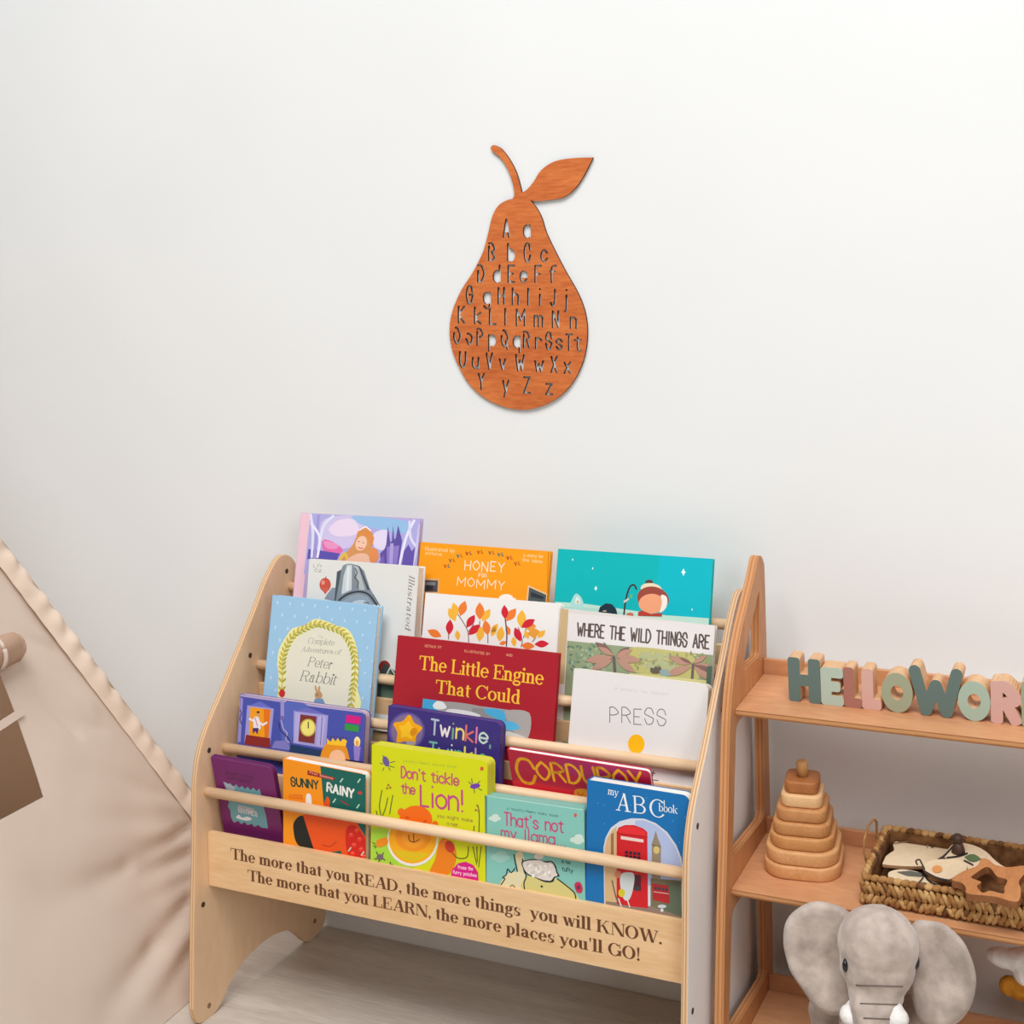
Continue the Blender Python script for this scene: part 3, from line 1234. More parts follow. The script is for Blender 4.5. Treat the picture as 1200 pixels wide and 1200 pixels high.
p.ell((96, 64, 56), 690, 298, 26, 16)
p.ell((240, 220, 190), 705, 345, 72, 40, 8)
p.ell((158, 74, 60), 716, 410, 108, 82, 12)
p.ell((246, 164, 122), 708, 442, 88, 66, 0)
p.poly((250, 236, 226), '770,385 805,395 812,440 795,480 762,500 775,440', True)
p.poly((184, 64, 50), '615,500 640,488 700,510 778,505 775,530 615,525')
p.ell((206, 110, 84), 562, 516, 24, 14)
for (x, y, r) in ((920, 232, 26), (333, 340, 18), (312, 206, 9), (178, 148, 9), (978, 482, 9)):
    p.poly((236, 252, 250), [(x, y - r), (x + r * .3, y - r * .3), (x + r * .6, y), (x + r * .3, y + r * .3), (x, y + r), (x - r * .3, y + r * .3), (x - r * .6, y), (x - r * .3, y - r * .3)])
B.done()

# ---- second tier: illustrated with tin man
B = Book('white picture book with a silver funnel hat, lettered sideways Illustrated', 3, 12, -0.2, (363.3, 654.7), 0.203, 0.022,
         (226, 225, 220), G4)
p = B.p.at(340, 590, 7.5)
p.raw((226, 225, 220), [[(0.002, 0.002), (B.w - 0.002, 0.002), (B.w - 0.002, B.h - 0.002), (0.002, B.h - 0.002)]])
p.text((150, 150, 130), 'L.Fr', (205, 560), (280, 565), 30, 0.8)
p.text((150, 150, 130), 'Oz', (215, 600), (275, 604), 30, 0.8)
p.ell((208, 84, 66), 308, 715, 50, 62)
p.poly((214, 96, 80), '265,740 350,740 310,800')
p.ell((230, 150, 136), 290, 695, 16, 20)
p.line((120, 60, 50), 5, '312,660 316,640')
p.poly((140, 150, 162), '300,840 330,790 370,740 400,740 395,860')
p.poly((132, 142, 150), '412,600 450,580 465,545 500,530 540,530 600,545 650,590 700,740 780,890 390,880')
p.poly((74, 86, 94), '412,600 450,585 430,700 400,860 388,860')
p.poly((204, 212, 214), '500,540 545,540 540,760 450,800 470,640')
p.poly((226, 230, 230), '505,560 525,555 515,760 490,770')
p.poly((180, 188, 190), '560,545 600,560 660,760 610,760')
p.poly((70, 76, 82), '600,545 615,555 700,760 680,760')
p.line((90, 84, 76), 9, '570,570 590,610 570,650 600,690 590,740', True)
p.line((60, 66, 74), 16, '430,850 500,800 600,775 690,800 760,890', True)
p.poly((150, 164, 176), '450,865 520,815 600,795 680,820 740,900')
p.poly((196, 206, 214), '560,860 650,850 680,900 560,900', True)
p.line((30, 34, 40), 8, '650,870 690,875')
p.line((60, 60, 66), 6, '730,800 790,900')
# sideways word, reading downwards
me_pts = B.p
_dn = 'Illustrated'
a0, b0 = (1048, 628), (1010, 1118)
tmp = Print(B.W, (0, 0, 0), (1, 0, 0), (0, 1, 0), (0, 0, 1), p.rect)
tmp.at(340, 590, 7.5)
A2, B2 = tmp.L(a0), tmp.L(b0)
dx, dy = B2[0] - A2[0], B2[1] - A2[1]
TT = math.hypot(dx, dy)
ux, uy = dx / TT, dy / TT
xx = 0
gl = []
for ch in _dn:
    pgl, adv = serif_glyph(ch, 62, 26)
    gl.append((xx, pgl))
    xx += adv + 30
kk = TT / xx
hh = 0.0098 / 700
polys = []
for (x, pgl) in gl:
    for q in pgl:
        polys.append([(A2[0] + (x + v[0] + 0.2 * v[1]) * kk * ux - v[1] * hh * uy, A2[1] + (x + v[0] + 0.2 * v[1]) * kk * uy + v[1] * hh * ux) for v in q])
p.raw((120, 96, 84), polys)
p.at(200, 590, 3.75)
p.ell((150, 40, 36), 940, 720, 26, 30)
p.poly((60, 70, 66), '915,750 940,700 990,740 1010,900 900,900')
p.poly((90, 110, 96), '930,790 960,740 985,790 970,880 930,860', True)
p.line((200, 206, 200), 6, '945,760 965,720 985,750')
B.done()

# ---- second tier: leaves
B = Book('white picture book patterned with red, orange and yellow leaves', 3, 14, -0.2, (499.5, 694.5), 0.2290, 0.011, (240, 236, 232), G4,
         rad=0.006, kind='board', page_mat=PAGES_W)
p = B.p.at(480, 620, 6.667)
STEM = (122, 96, 92)
for q in ('462,890 455,800 420,730 370,655', '462,800 500,745', '545,850 548,720', '612,890 612,800', '755,920 758,820 748,700', '870,920 880,870 850,770',
          '890,850 910,780', '305,860 305,820', '960,880 985,850'):
    p.line(STEM, 7, q, True)
p.leafs((246, 184, 62), [(372, 680, 340, 575), (360, 720, 305, 615), (565, 720, 630, 625), (545, 880, 560, 760), (640, 810, 690, 740), (700, 880, 720, 760),
                         (870, 770, 880, 630), (380, 870, 370, 790), (930, 860, 900, 790), (1000, 850, 1060, 790), (820, 920, 810, 840), (640, 840, 670, 760)], 0.34)
p.leafs((236, 160, 60), [(900, 770, 990, 760), (920, 820, 1020, 800), (980, 860, 960, 770)], 0.45)
p.leafs((240, 128, 52), [(395, 680, 435, 560), (550, 710, 548, 572), (755, 720, 832, 620), (612, 830, 590, 710), (250, 840, 140, 790), (780, 830, 760, 755),
                         (760, 880, 700, 900), (870, 910, 980, 915), (920, 740, 980, 750)], 0.34)
p.leafs((212, 36, 56), [(445, 770, 510, 670), (460, 828, 548, 745), (308, 828, 318, 705), (748, 705, 740, 592), (870, 880, 822, 768), (975, 900, 1090, 895),
                        (872, 770, 980, 705)], 0.32)
p.line((96, 70, 80), 10, '757,910 760,820 748,705', True)
B.done()

# ---- second tier: wild things
B = Book('cream picture book titled Where the Wild Things Are with drawn palms', 3, 11, 1.4, (657.5, 713), 0.236, 0.010, (226, 218, 214), G4,
         spine=(198, 168, 122))
p = B.p.at(640, 630, 5.714)
p.poly((206, 178, 132), '90,440 150,480 120,980 60,980 60,460')
p.poly((234, 228, 226), '150,505 1165,590 1110,1400 110,1400')
p.text((98, 84, 80), 'WHERE THE WILD THINGS ARE', (208, 655), (1088, 745), 84, 0.85, gap=1.5, h1=90)
p.poly((150, 164, 128), '142,690 1150,790 1110,1400 105,1400')
p.poly((196, 190, 120), '560,740 860,760 980,790 1000,960 600,900', True)
p.poly((184, 186, 140), '640,770 820,780 900,830 800,900 640,860', True)
for k in range(60):
    rr_ = random.Random(k)
    x, y = 150 + rr_.random() * 250, 710 + rr_.random() * 180
    p.ell([(126, 156, 130), (104, 134, 112), (168, 186, 152)][k % 3], x, y, 13, 8, k * 40, 8)
for k in range(46):
    rr_ = random.Random(k + 99)
    x, y = 600 + rr_.random() * 480, 760 + rr_.random() * 130
    p.ell([(206, 198, 130), (170, 168, 106), (146, 152, 116)][k % 3], x, y, 13, 7, k * 33, 8)
p.line((110, 96, 92), 18, '462,900 455,800')
p.line((110, 96, 92), 16, '978,960 985,850')
PC, PD = (190, 146, 128), (136, 104, 96)
p.leafs(PD, [(455, 790, 330, 700), (470, 790, 560, 735)], 0.22)
p.leafs(PC, [(450, 800, 260, 825), (450, 815, 300, 885), (455, 790, 350, 730), (470, 795, 640, 828), (470, 810, 600, 905), (470, 790, 580, 750)], 0.2)
p.leafs(PC, [(975, 845, 820, 800), (975, 860, 800, 920), (970, 870, 850, 880), (990, 850, 1120, 870), (990, 860, 1110, 960), (985, 840, 1080, 790)], 0.2)
p.leafs(PD, [(980, 845, 890, 800), (990, 850, 1130, 900)], 0.15)
p.leafs((104, 96, 84), [(730, 910, 700, 870), (735, 910, 735, 860), (740, 910, 770, 865)], 0.4)
p.poly((150, 170, 172), '760,890 810,880 840,925 770,930')
p.poly((222, 214, 150), '560,905 1120,960 1115,1010 560,950')
p.poly((86, 112, 92), '1080,860 1150,860 1120,1400 1050,1400')
B.done()

# ---- middle tier: peter rabbit
B = Book('pale blue storybook with a yellow leaf wreath round its title', 2, 12, 0.8, (320, 697.3), 0.1975, 0.016, (156, 198, 228), G3,
         spine=(140, 184, 214))
p = B.p.at(300, 690, 7.5)
for i in range(9):
    for j in range(9):
        x, y = 190 + i * 110 + (j % 2) * 50 - j * 10, 120 + j * 110 + i * 10
        p.ell((190, 220, 240), x, y, 9, 16, 0, 8)
p.poly((236, 234, 170), '190,960 200,760 190,640 210,520 280,400 330,345 430,320 520,265 640,290 700,320 800,350 860,430 895,560 903,700 892,860 872,1080 180,1080', True)
p.poly((228, 224, 204), '255,1090 265,800 265,640 300,520 380,420 520,345 640,360 760,430 830,560 850,700 835,860 815,1090', True)
wl = []
pts = catmull(pp('225,950 235,760 235,640 265,520 330,410 430,350 540,310 660,340 770,390 840,500 870,620 870,780 850,900 835,1040'), 6)
for i, (a, b) in enumerate(zip(pts, pts[1:])):
    if i % 2:
        continue
    dx, dy = b[0] - a[0], b[1] - a[1]
    l = math.hypot(dx, dy)
    dx, dy = dx / l, dy / l
    for sd in (-1, 1):
        wl.append((a[0], a[1], a[0] + dx * 46 - sd * dy * 34, a[1] + dy * 46 + sd * dx * 34))
p.line((190, 170, 80), 7, pts)
p.leafs((204, 182, 66), wl[::2], 0.24)
p.leafs((170, 168, 70), wl[1::2], 0.24)
p.text((170, 168, 160), 'The', (545, 432), (600, 440), 26, style='serif', S=50, hair=24)
TC = (116, 120, 122)
p.text(TC, 'Complete', (455, 478), (690, 500), 52, style='serif', S=52, hair=24, slant=0.25)
p.text(TC, 'Adventures of', (396, 548), (745, 580), 44, style='serif', S=52, hair=24, slant=0.25)
p.text((96, 102, 106), 'Peter', (450, 678), (662, 706), 84, style='serif', S=52, hair=26, slant=0.3)
p.text((96, 102, 106), 'Rabbit', (382, 806), (706, 846), 94, style='serif', S=52, hair=26, slant=0.3)
p.ell((206, 44, 48), 232, 918, 26, 36)
p.ell((196, 152, 110), 552, 935, 34, 34)
p.ell((200, 158, 116), 530, 880, 10, 34, -12)
p.ell((196, 152, 110), 556, 885, 10, 34, 8)
p.ell((60, 50, 44), 540, 930, 6, 6)
p.poly((120, 150, 190), '520,965 590,965 610,1010 510,1000')
p.line((196, 220, 236), 5, '1085,160 1005,1080')
B.done()

# ---- middle tier: little engine
B = Book('deep red picture book titled The Little Engine That Could in yellow', 2, 12, 0.5, (467, 744.6), 0.268, 0.009, (172, 30, 44), G3,
         spine=(140, 24, 36))
p = B.p.at(455, 735, 5.714)
p.text((232, 160, 120), 'RETOLD BY', (246, 132), (355, 142), 15, 1.2)
p.text((232, 160, 120), 'ILLUSTRATED BY', (510, 165), (680, 188), 15, 1.2)
p.text((232, 160, 120), 'AND', (790, 192), (830, 197), 15, 1.2)
p.text((250, 196, 60), 'The Little Engine', (202, 282), (1040, 388), 94, style='serif', S=104, hair=50)
p.text((250, 196, 60), 'That Could', (312, 440), (885, 516), 90, style='serif', S=104, hair=50)
p.poly((176, 171, 167), '233,478 945,572 930,800 215,720')
p.poly((72, 170, 214), '233,478 320,490 330,560 225,560')
p.poly((168, 162, 158), '360,500 640,535 660,600 500,640 420,600', True)
p.poly((150, 146, 144), '560,540 780,556 945,575 938,760 560,700')
p.poly((176, 170, 166), '780,560 945,575 935,740 840,700 800,630', True)
p.poly((80, 178, 220), '650,545 770,560 780,640 720,610 660,580', True)
p.poly((90, 184, 226), '790,630 850,640 880,680 810,690 780,670', True)
p.poly((240, 238, 236), '300,520 330,495 370,505 390,540 350,550 310,545', True)
p.poly((232, 228, 226), '400,550 500,555 600,580 600,600 400,590', True)
p.poly((212, 208, 204), '790,700 850,710 930,745 930,770 780,760', True)
B.done()

# ---- middle tier: press
B = Book('white board book handwritten PRESS above a yellow dot', 2, 13, 0.8, (673.5, 783.6), 0.2000, 0.018, (230, 226, 223), G3,
         kind='board', rad=0.008, page_mat=PAGES)
p = B.p.at(660, 710, 6.316)
p.text((206, 202, 200), 'a story to touch', (380, 618), (775, 664), 20, 0.9)
p.text((96, 92, 112), 'PRESS', (345, 862), (760, 884), 112, 0.32, jig=0.25, gap=1.6)
p.ell((250, 186, 12), 541, 1023, 61, 72, 0, 32)
p.at(680, 900, 6.667)
p.line((110, 104, 110), 8, '550,38 585,42')
p.line((110, 104, 110), 8, '570,25 566,60')
p.line((110, 104, 110), 8, '555,92 608,98')
B.done()

# ---- fourth tier: palace
B = Book('blue board book of a palace clock and a crowned golden-haired figure', 1, 9, 0.4, (282, 813.5), 0.231, 0.016, (84, 84, 168), G2,
         kind='board', rad=0.010, page_mat=mat('pinkish_pages', (206, 178, 186), 0.7), spine=(150, 140, 190))
p = B.p.at(270, 800, 7.06)
p.poly((184, 170, 206), '80,95 1130,240 1130,262 82,112')
p.poly((70, 82, 170), '110,130 1100,250 1090,900 60,900')
p.poly((88, 104, 188), '440,170 640,190 540,300 500,520 430,520', True)
p.poly((150, 142, 206), '75,120 105,130 85,490 55,490')
p.line((60, 52, 120), 8, '72,210 92,250 78,300 92,340')
LV = (160, 156, 218)
p.poly(LV, '140,185 360,215 330,520 115,500')
p.poly((104, 112, 200), '150,190 245,155 350,212')
p.poly((244, 160, 26), '165,200 335,225 310,520 150,500')
p.poly((232, 116, 22), '275,215 330,222 310,500 285,500')
p.poly((140, 40, 40), '130,430 330,460 330,540 115,510')
p.poly((236, 230, 240), '195,290 235,290 250,380 195,380', True)
p.line((240, 236, 244), 16, '160,300 200,320 240,330 270,350 300,330')
p.ell((214, 150, 110), 230, 258, 13, 18)
p.ell((70, 40, 30), 230, 244, 13, 9)
p.poly((70, 50, 110), '185,375 235,375 225,430 205,400 185,425')
p.line((220, 80, 90), 6, '205,290 225,360')
p.poly((156, 146, 210), '415,150 445,155 445,280 415,275')
p.ell((120, 100, 170), 430, 290, 20, 16)
p.line((190, 180, 226), 10, '420,310 440,380 470,420 460,470 500,500', True)
p.poly((130, 126, 196), '370,480 470,480 500,560 340,540')
p.line((50, 44, 110), 9, '400,330 420,400 480,460 520,560', True)
p.poly(LV, '525,230 810,270 790,545 520,500')
p.poly((110, 108, 190), '530,235 650,205 800,268')
p.poly((180, 172, 226), '540,245 580,250 565,500 525,495')
p.poly((180, 172, 226), '730,275 790,280 760,530 710,520')
p.line((60, 60, 130), 5, '760,285 745,515')
p.poly((124, 50, 46), '580,262 715,280 695,505 562,485')
p.ell((240, 222, 110), 643, 372, 64, 72)
p.ell((150, 130, 40), 643, 372, 60, 68)
p.ell((242, 228, 122), 643, 372, 56, 64)
p.line((30, 40, 30), 9, '645,375 645,325')
p.poly((30, 60, 100), '500,510 760,560 740,640 480,600')
p.poly((212, 24, 128), '960,265 1080,282 1075,345 955,328')
p.poly((50, 150, 66), '950,335 1065,355 1062,410 946,392')
p.poly((232, 150, 34), '740,640 760,560 800,500 880,480 950,520 980,600 975,700 740,680', True)
p.ell((244, 196, 156), 885, 620, 66, 66)
p.poly((250, 200, 40), '800,510 800,460 830,490 850,455 870,490 890,455 910,490 935,460 965,480 955,525')
for k in range(6):
    p.ell((70, 60, 120), 830 + k * 26, 450 + k * 2, 7, 9)
p.ell((252, 232, 170), 1050, 490, 26, 44)
p.ell((246, 170, 60), 1050, 500, 14, 26)
p.poly((150, 130, 210), '1020,520 1080,530 1060,700 1030,700')
p.line((26, 26, 70), 14, '960,640 1100,660')
B.done()

# ---- fourth tier: twinkle
B = Book('indigo board book titled Twinkle, Twinkle with a fuzzy gold star', 1, 7, 1.2, (456, 827), 0.1860, 0.016, (60, 46, 124), G2,
         kind='board', rad=0.010, page_mat=mat('indigo_page_edges', (78, 62, 132), 0.6))
p = B.p.at(455, 735, 5.714)
p.ell((92, 80, 160), 125, 695, 120, 125)
p.ell((130, 108, 150), 125, 695, 106, 112)
st = []
for k in range(10):
    a = math.radians(-90 + 36 * k + 8)
    r_ = 108 if k % 2 == 0 else 72
    st.append((128 + r_ * math.cos(a) * 0.95, 692 + r_ * math.sin(a)))
p.poly((246, 170, 20), st, True)
p.poly((252, 196, 40), [(128 + (x - 128) * 0.6, 692 + (y - 692) * 0.6) for x, y in st], True)
p.ell((226, 140, 20), 170, 700, 22, 30, 30)
p.ell((170, 160, 170), 150, 775, 30, 14)
cs = [(176, 190, 214), (236, 226, 232), (120, 170, 140), (240, 214, 120), (220, 110, 110), (226, 120, 170), (206, 226, 222), (110, 170, 140)]
p.text(cs[0], 'Twinkle,', (285, 715), (690, 790), 100, 0.85, cols=cs, jig=0.25, gap=1.4)
p.text(cs[0], 'Twinkle', (275, 868), (655, 925), 100, 0.85, cols=[(120, 180, 170), (130, 200, 190), (226, 226, 226), (110, 180, 150), (240, 220, 110), (200, 150, 190), (120, 190, 140)], gap=1.4)
p.line((104, 92, 160), 5, '10,528 700,612')
B.done()

# ---- fourth tier: corduroy (leans forward on its rail)
B = Book('crimson board book titled CORDUROY in yellow, leaning forward on its rail', 1, -17, 1.2, (595, 878.3), 0.2100, 0.008, (190, 24, 62), G2,
         kind='board', rad=0.006, page_mat=PAGES_W)
p = B.p.at(560, 860, 6)
p.poly((214, 24, 52), '250,330 500,360 800,440 760,560 260,480', True)
p.poly((176, 30, 90), '560,170 1100,230 1100,300 700,300', True)
p.text((250, 176, 24), 'C', (292, 332), (414, 350), 152, 0.75)
p.text((250, 176, 24), 'ORDUROY', (432, 318), (1168, 398), 118, 0.82, gap=1.3)
p.poly((226, 150, 30), '690,390 760,390 800,440 720,460 680,430', True)
p.line((190, 90, 30), 8, '700,410 720,440 740,420')
B.done()

# ---- front tier: purple
B = Book('small purple board book with a jagged pale blue panel, far left of front tier', 0, -12, 1.0, (247.5, 887.5), 0.1130, 0.010, (118, 36, 104), G1,
         kind='board', rad=0.012, page_mat=mat('plum_page_edges', (92, 24, 80), 0.6))
p = B.p.at(240, 880, 6)
p.text((84, 24, 78), 'SOMETHING', (150, 165), (345, 200), 20, 1.1)
p.text((84, 24, 78), 'DIFFERENT', (165, 200), (330, 232), 20, 1.1)
zz = [(130, 215), (160, 238), (178, 225), (200, 250), (222, 235), (240, 260), (262, 245), (282, 268), (302, 252), (322, 275), (342, 258), (362, 282), (384, 265), (395, 300),
      (410, 380), (430, 450), (445, 545), (400, 540), (375, 520), (350, 535), (330, 512), (300, 522), (280, 500), (255, 515), (235, 492), (205, 505), (185, 470),
      (180, 420), (162, 390), (170, 360), (150, 320), (150, 270)]
p.poly((112, 166, 178), zz)
p.poly((176, 184, 200), '130,215 215,255 200,290 150,260')
p.text((206, 196, 200), 'nursery', (240, 400), (345, 425), 26, 1.2)
p.text((226, 222, 226), 'RHYMES', (240, 432), (370, 460), 30, 1.2)
p.poly((230, 232, 236), '220,465 240,448 262,468 300,462 330,478 300,490 240,478', True)
B.done()

# ---- front tier: sunny rainy
B = Book('board book split orange and dark green, titled SUNNY RAINY', 0, 1, 1.9, (332.3, 889), 0.1450, 0.016, (248, 150, 20), G1,
         kind='board', rad=0.010, page_mat=PAGES_W)
p = B.p.at(240, 880, 6)
p.poly((8, 98, 88), '812,100 1160,170 1160,800 900,800 838,400')
p.poly((160, 36, 24), '722,135 915,188 910,208 722,168')
p.text((236, 170, 150), 'First Seasons', (738, 158), (900, 200), 14, 1.3)
p.text((30, 70, 50), 'SUNNY', (608, 243), (798, 268), 56, 1.25, gap=1.4)
p.text((240, 240, 232), 'RAINY', (860, 282), (1045, 330), 58, 1.45, gap=1.4)
p.text((226, 90, 40), 'a weather', (595, 312), (690, 322), 14, 1.1)
p.text((226, 70, 40), 'book', (595, 330), (690, 340), 16, 1.2)
p.poly((240, 238, 236), '712,320 722,300 742,305 750,340 750,400 712,390', True)
p.poly((24, 30, 26), '622,540 640,480 690,455 720,520 775,690 655,660', True)
p.poly((238, 84, 20), '690,450 830,420 1000,440 1050,470 1150,640 1140,790 770,700')
p.poly((230, 84, 22), '860,320 880,350 890,400 1040,430 1060,470 850,420', True)
p.poly((214, 30, 18), '1000,540 1060,530 1150,660 1140,780 1020,740 990,640', True)
for (x, y) in ((1030, 590), (1070, 560), (1090, 620), (1050, 660), (1100, 690), (1120, 740), (1040, 720)):
    p.ell((236, 60, 40), x, y, 18, 16)
    p.line((246, 150, 130), 4, [(x - 8, y - 4), (x + 4, y - 8)])
p.line((190, 60, 20), 7, '830,660 880,672 925,640', True)
p.poly((20, 96, 80), '870,712 960,700 960,740')
for (x, y) in ((962, 205), (1085, 208), (912, 348), (1078, 388), (1110, 720), (1020, 690)):
    p.line((190, 226, 206), 9, [(x - 8, y + 12), (x + 8, y - 10)])
p.ell((190, 70, 60), 1092, 295, 16, 12)
p.line((176, 50, 40), 7, '960,350 1010,380')
B.done()

# ---- front tier: lion
B = Book('yellow-green board book titled Don\'t tickle the Lion! with an orange lion', 0, 5, 0, (436.5, 872.7), 0.1880, 0.024, (214, 218, 16), G1,
         kind='board', rad=0.009, page_mat=mat('yellow_page_edges', (216, 212, 60), 0.6))
p = B.p.at(420, 860, 6.667)
p.poly((170, 214, 60), '70,760 240,760 300,960 430,1040 330,1060 60,990', True)
p.text((170, 190, 60), 'touchy-feely sound book', (350, 218), (770, 268), 20, 0.9)
PK = (200, 92, 110)
p.text(PK, "Don't tickle", (336, 340), (782, 406), 84, 1.0, gap=1.3)
p.text(PK, 'the', (338, 462), (440, 474), 78, 1.0, gap=1.3)
p.text((196, 76, 130), 'Lion!', (488, 562), (822, 606), 158, 0.72, gap=1.3)
p.text((150, 110, 60), 'you might make', (615, 650), (890, 690), 26, 0.9)
p.text((150, 110, 60), 'it roar...', (690, 712), (800, 726), 26, 0.9)
p.ell((110, 90, 150), 215, 215, 24, 42, -20)
for q in ('170,230 190,235', '245,225 285,215', '240,250 280,262', '200,265 190,285', '235,262 250,285', '200,180 190,170'):
    p.line((70, 90, 80), 6, q)
p.ell((120, 60, 170), 912, 408, 40, 20, -10)
for q in ('860,375 885,395', '905,430 908,462', '940,430 965,440', '890,385 885,350', '930,390 950,370'):
    p.line((60, 70, 80), 6, q)
p.ell((220, 80, 60), 965, 272, 14, 16)
GD = (74, 96, 40)
for q in ('180,650 165,560 185,440', '150,640 140,600', '190,640 215,570 230,500', '245,625 255,560 270,480', '905,830 900,780 905,720', '940,820 945,640 935,560',
          '895,880 925,1020', '960,880 940,1040', '925,880 930,1000'):
    p.line(GD, 7, q, True)
for (x, y) in ((235, 400), (225, 425), (250, 420), (930, 560), (918, 595), (940, 600)):
    p.ell((170, 120, 40), x, y, 9, 9)
p.poly((236, 128, 20), '560,1090 600,980 640,830 700,830 760,900 760,1000 700,1100', True)
p.ell((236, 232, 226), 425, 830, 200, 205)
p.ell((246, 172, 14), 425, 815, 188, 198)
p.ell((226, 190, 20), 425, 815, 170, 180, 0, 24, 40, 150)
p.ell((240, 108, 12), 450, 670, 128, 110)
p.ell((236, 110, 16), 600, 705, 24, 26)
p.ell((236, 110, 16), 335, 610, 28, 30)
p.ell((244, 148, 24), 430, 800, 140, 120)
p.ell((248, 160, 40), 430, 810, 90, 80)
p.line((110, 50, 20), 8, '395,790 400,830 435,845 475,825', True)
p.line((110, 50, 20), 8, '432,780 435,845')
p.line((170, 60, 10), 8, '372,650 392,655')
p.line((170, 60, 10), 8, '510,690 530,678')
p.poly((240, 140, 20), '140,840 215,808 232,855 160,885', True)
for q in ('112,850 130,856', '118,875 135,872', '130,890 142,880'):
    p.line((70, 60, 20), 6, q)
p.ell((206, 56, 40), 715, 880, 36, 48, -20)
p.line((70, 90, 20), 7, '730,925 780,970 850,960 860,880', True)
p.ell((120, 100, 110), 170, 962, 26, 24)
for q in ('150,940 142,922', '190,945 196,928', '145,975 128,975', '195,975 208,985', '165,985 162,1000', '235,1020 270,1020', '250,1000 252,1018'):
    p.line((60, 60, 50), 7, q)
p.poly((214, 20, 130), '722,1112 735,1060 780,1010 840,998 900,1025 935,1080 940,1150')
p.text((250, 200, 226), 'Press the', (782, 1052), (895, 1066), 26, 1.1)
p.text((250, 200, 226), 'furry patches', (745, 1090), (925, 1118), 26, 1.1)
B.done()

# ---- front tier: llama
B = Book('pale turquoise board book titled That\'s not my llama... with a woolly animal', 0, 5, -1.4, (568, 931.7), 0.1505, 0.018, (132, 196, 184), G1,
         kind='board', rad=0.007, page_mat=mat('teal_page_edges', (140, 196, 184), 0.6))
p = B.p.at(560, 860, 6)
p.line((176, 220, 208), 8, '60,435 740,535')
p.text((60, 110, 110), 'a touchy-feely baby book', (205, 530), (565, 585), 16, 1.0)
p.text((196, 70, 120), "That's not", (188, 640), (600, 694), 88, 0.75, gap=1.4)
p.text((196, 70, 120), 'my llama...', (165, 728), (620, 790), 78, 0.75, gap=1.4)
for (x, y, s) in ((120, 590, 1.0), (705, 740, 1.3), (160, 860, 1.6)):
    for (a, b, r_) in ((-24, 4, 20), (4, -10, 24), (26, 6, 16), (0, 12, 24)):
        p.ell((206, 226, 214) if s < 1.5 else (160, 206, 196), x + a * s, y + b * s, r_ * s, r_ * s * .7)
p.ell((222, 80, 70), 686, 572, 10, 14)
p.poly((222, 208, 168), '265,850 320,850 330,1100 150,1100 200,990 280,970', True)
p.poly((226, 214, 172), '155,1075 210,985 275,970 340,1000 335,1120 150,1110', True)
p.poly((214, 202, 128), '335,1010 440,1000 560,1020 680,1110 690,1200 330,1120', True)
p.line((40, 44, 40), 9, '255,850 265,910 278,965', True)
p.line((40, 44, 40), 9, '315,880 325,960 340,1000 325,1050 330,1100', True)
p.line((40, 44, 40), 9, '560,1020 620,1065 680,1120 690,1180', True)
p.line((40, 44, 40), 8, '160,1065 190,1020 175,1010 200,990 210,950 235,975 260,945', True)
p.poly((40, 44, 40), '308,900 350,885 400,880 440,890 480,895 520,895 550,930 560,970 575,1000 545,1010 530,1040 490,1045 450,1035 400,1010 350,990 320,950', True)
p.poly((226, 216, 206), '318,905 360,890 430,888 480,905 520,905 542,940 552,975 560,996 535,1005 515,1030 480,1030 440,1020 390,1000 350,980 325,945', True)
for k in range(26):
    r0 = random.Random(k + 7)
    p.ell((244, 238, 230) if k % 2 else (206, 196, 186), 350 + r0.random() * 170, 910 + r0.random() * 90, 14, 9, k * 50, 8)
p.ell((226, 216, 206), 430, 862, 34, 20)
p.text((60, 100, 100), 'is too', (590, 905), (650, 915), 22, 0.9)
p.text((60, 100, 100), 'tufty', (592, 960), (668, 976), 28, 0.9)
p.ell((40, 40, 36), 450, 1072, 8, 8)
p.line((130, 110, 60), 6, '225,1075 245,1062 262,1080', True)
p.poly((196, 44, 84), '680,1060 700,1040 725,1050 738,1090 725,1118 695,1110', True)
p.ell((120, 40, 70), 708, 1080, 12, 16)
B.done()

# ---- front tier: abc
B = Book('blue board book titled my ABC book with a red telephone box picture', 0, 4, 0.7, (689, 914), 0.1430, 0.020, (12, 112, 178), G1,
         kind='board', rad=0.010, page_mat=PAGES_W)
p = B.p.at(680, 900, 6.667)
for k in range(26):
    r0 = random.Random(k + 70)
    p.ell((110, 176, 220), 70 + r0.random() * 820, 120 + r0.random() * 900, 4, 4, 0, 6)
WH = (236, 240, 244)
p.text(WH, 'my', (215, 205), (298, 222), 58, style='serif', S=95, hair=45)
p.text(WH, 'A', (272, 328), (398, 347), 140, style='serif', S=84, hair=36)
p.text(WH, 'B', (412, 350), (520, 362), 136, style='serif', S=84, hair=36)
p.text(WH, 'C', (540, 376), (668, 392), 138, style='serif', S=84, hair=36)
p.text(WH, 'book', (612, 336), (762, 358), 62, style='serif', S=95, hair=45)
wn = [(188, 1085), (182, 620), (200, 540), (240, 465), (310, 415), (400, 392), (500, 395), (590, 430), (680, 500), (750, 600), (790, 700), (802, 780), (802, 1185)]
p.poly((214, 216, 226), wn)
p.poly((176, 190, 226), '430,410 500,408 590,445 670,510 740,610 780,705 792,790 792,960 430,900')
p.poly((214, 178, 130), '192,1060 192,620 210,550 245,490 285,455 285,1060')
p.poly((150, 110, 80), '240,520 262,500 262,700 240,700')
p.poly((120, 110, 84), '550,860 790,880 790,1160 550,1080')
p.poly((96, 110, 90), '680,900 790,890 795,1170 640,1110')
p.poly((142, 122, 110), '200,1040 560,1080 790,1160 790,1190 200,1090')
p.poly((150, 134, 110), '558,860 560,590 570,560 590,490 608,550 625,590 632,620 628,870')
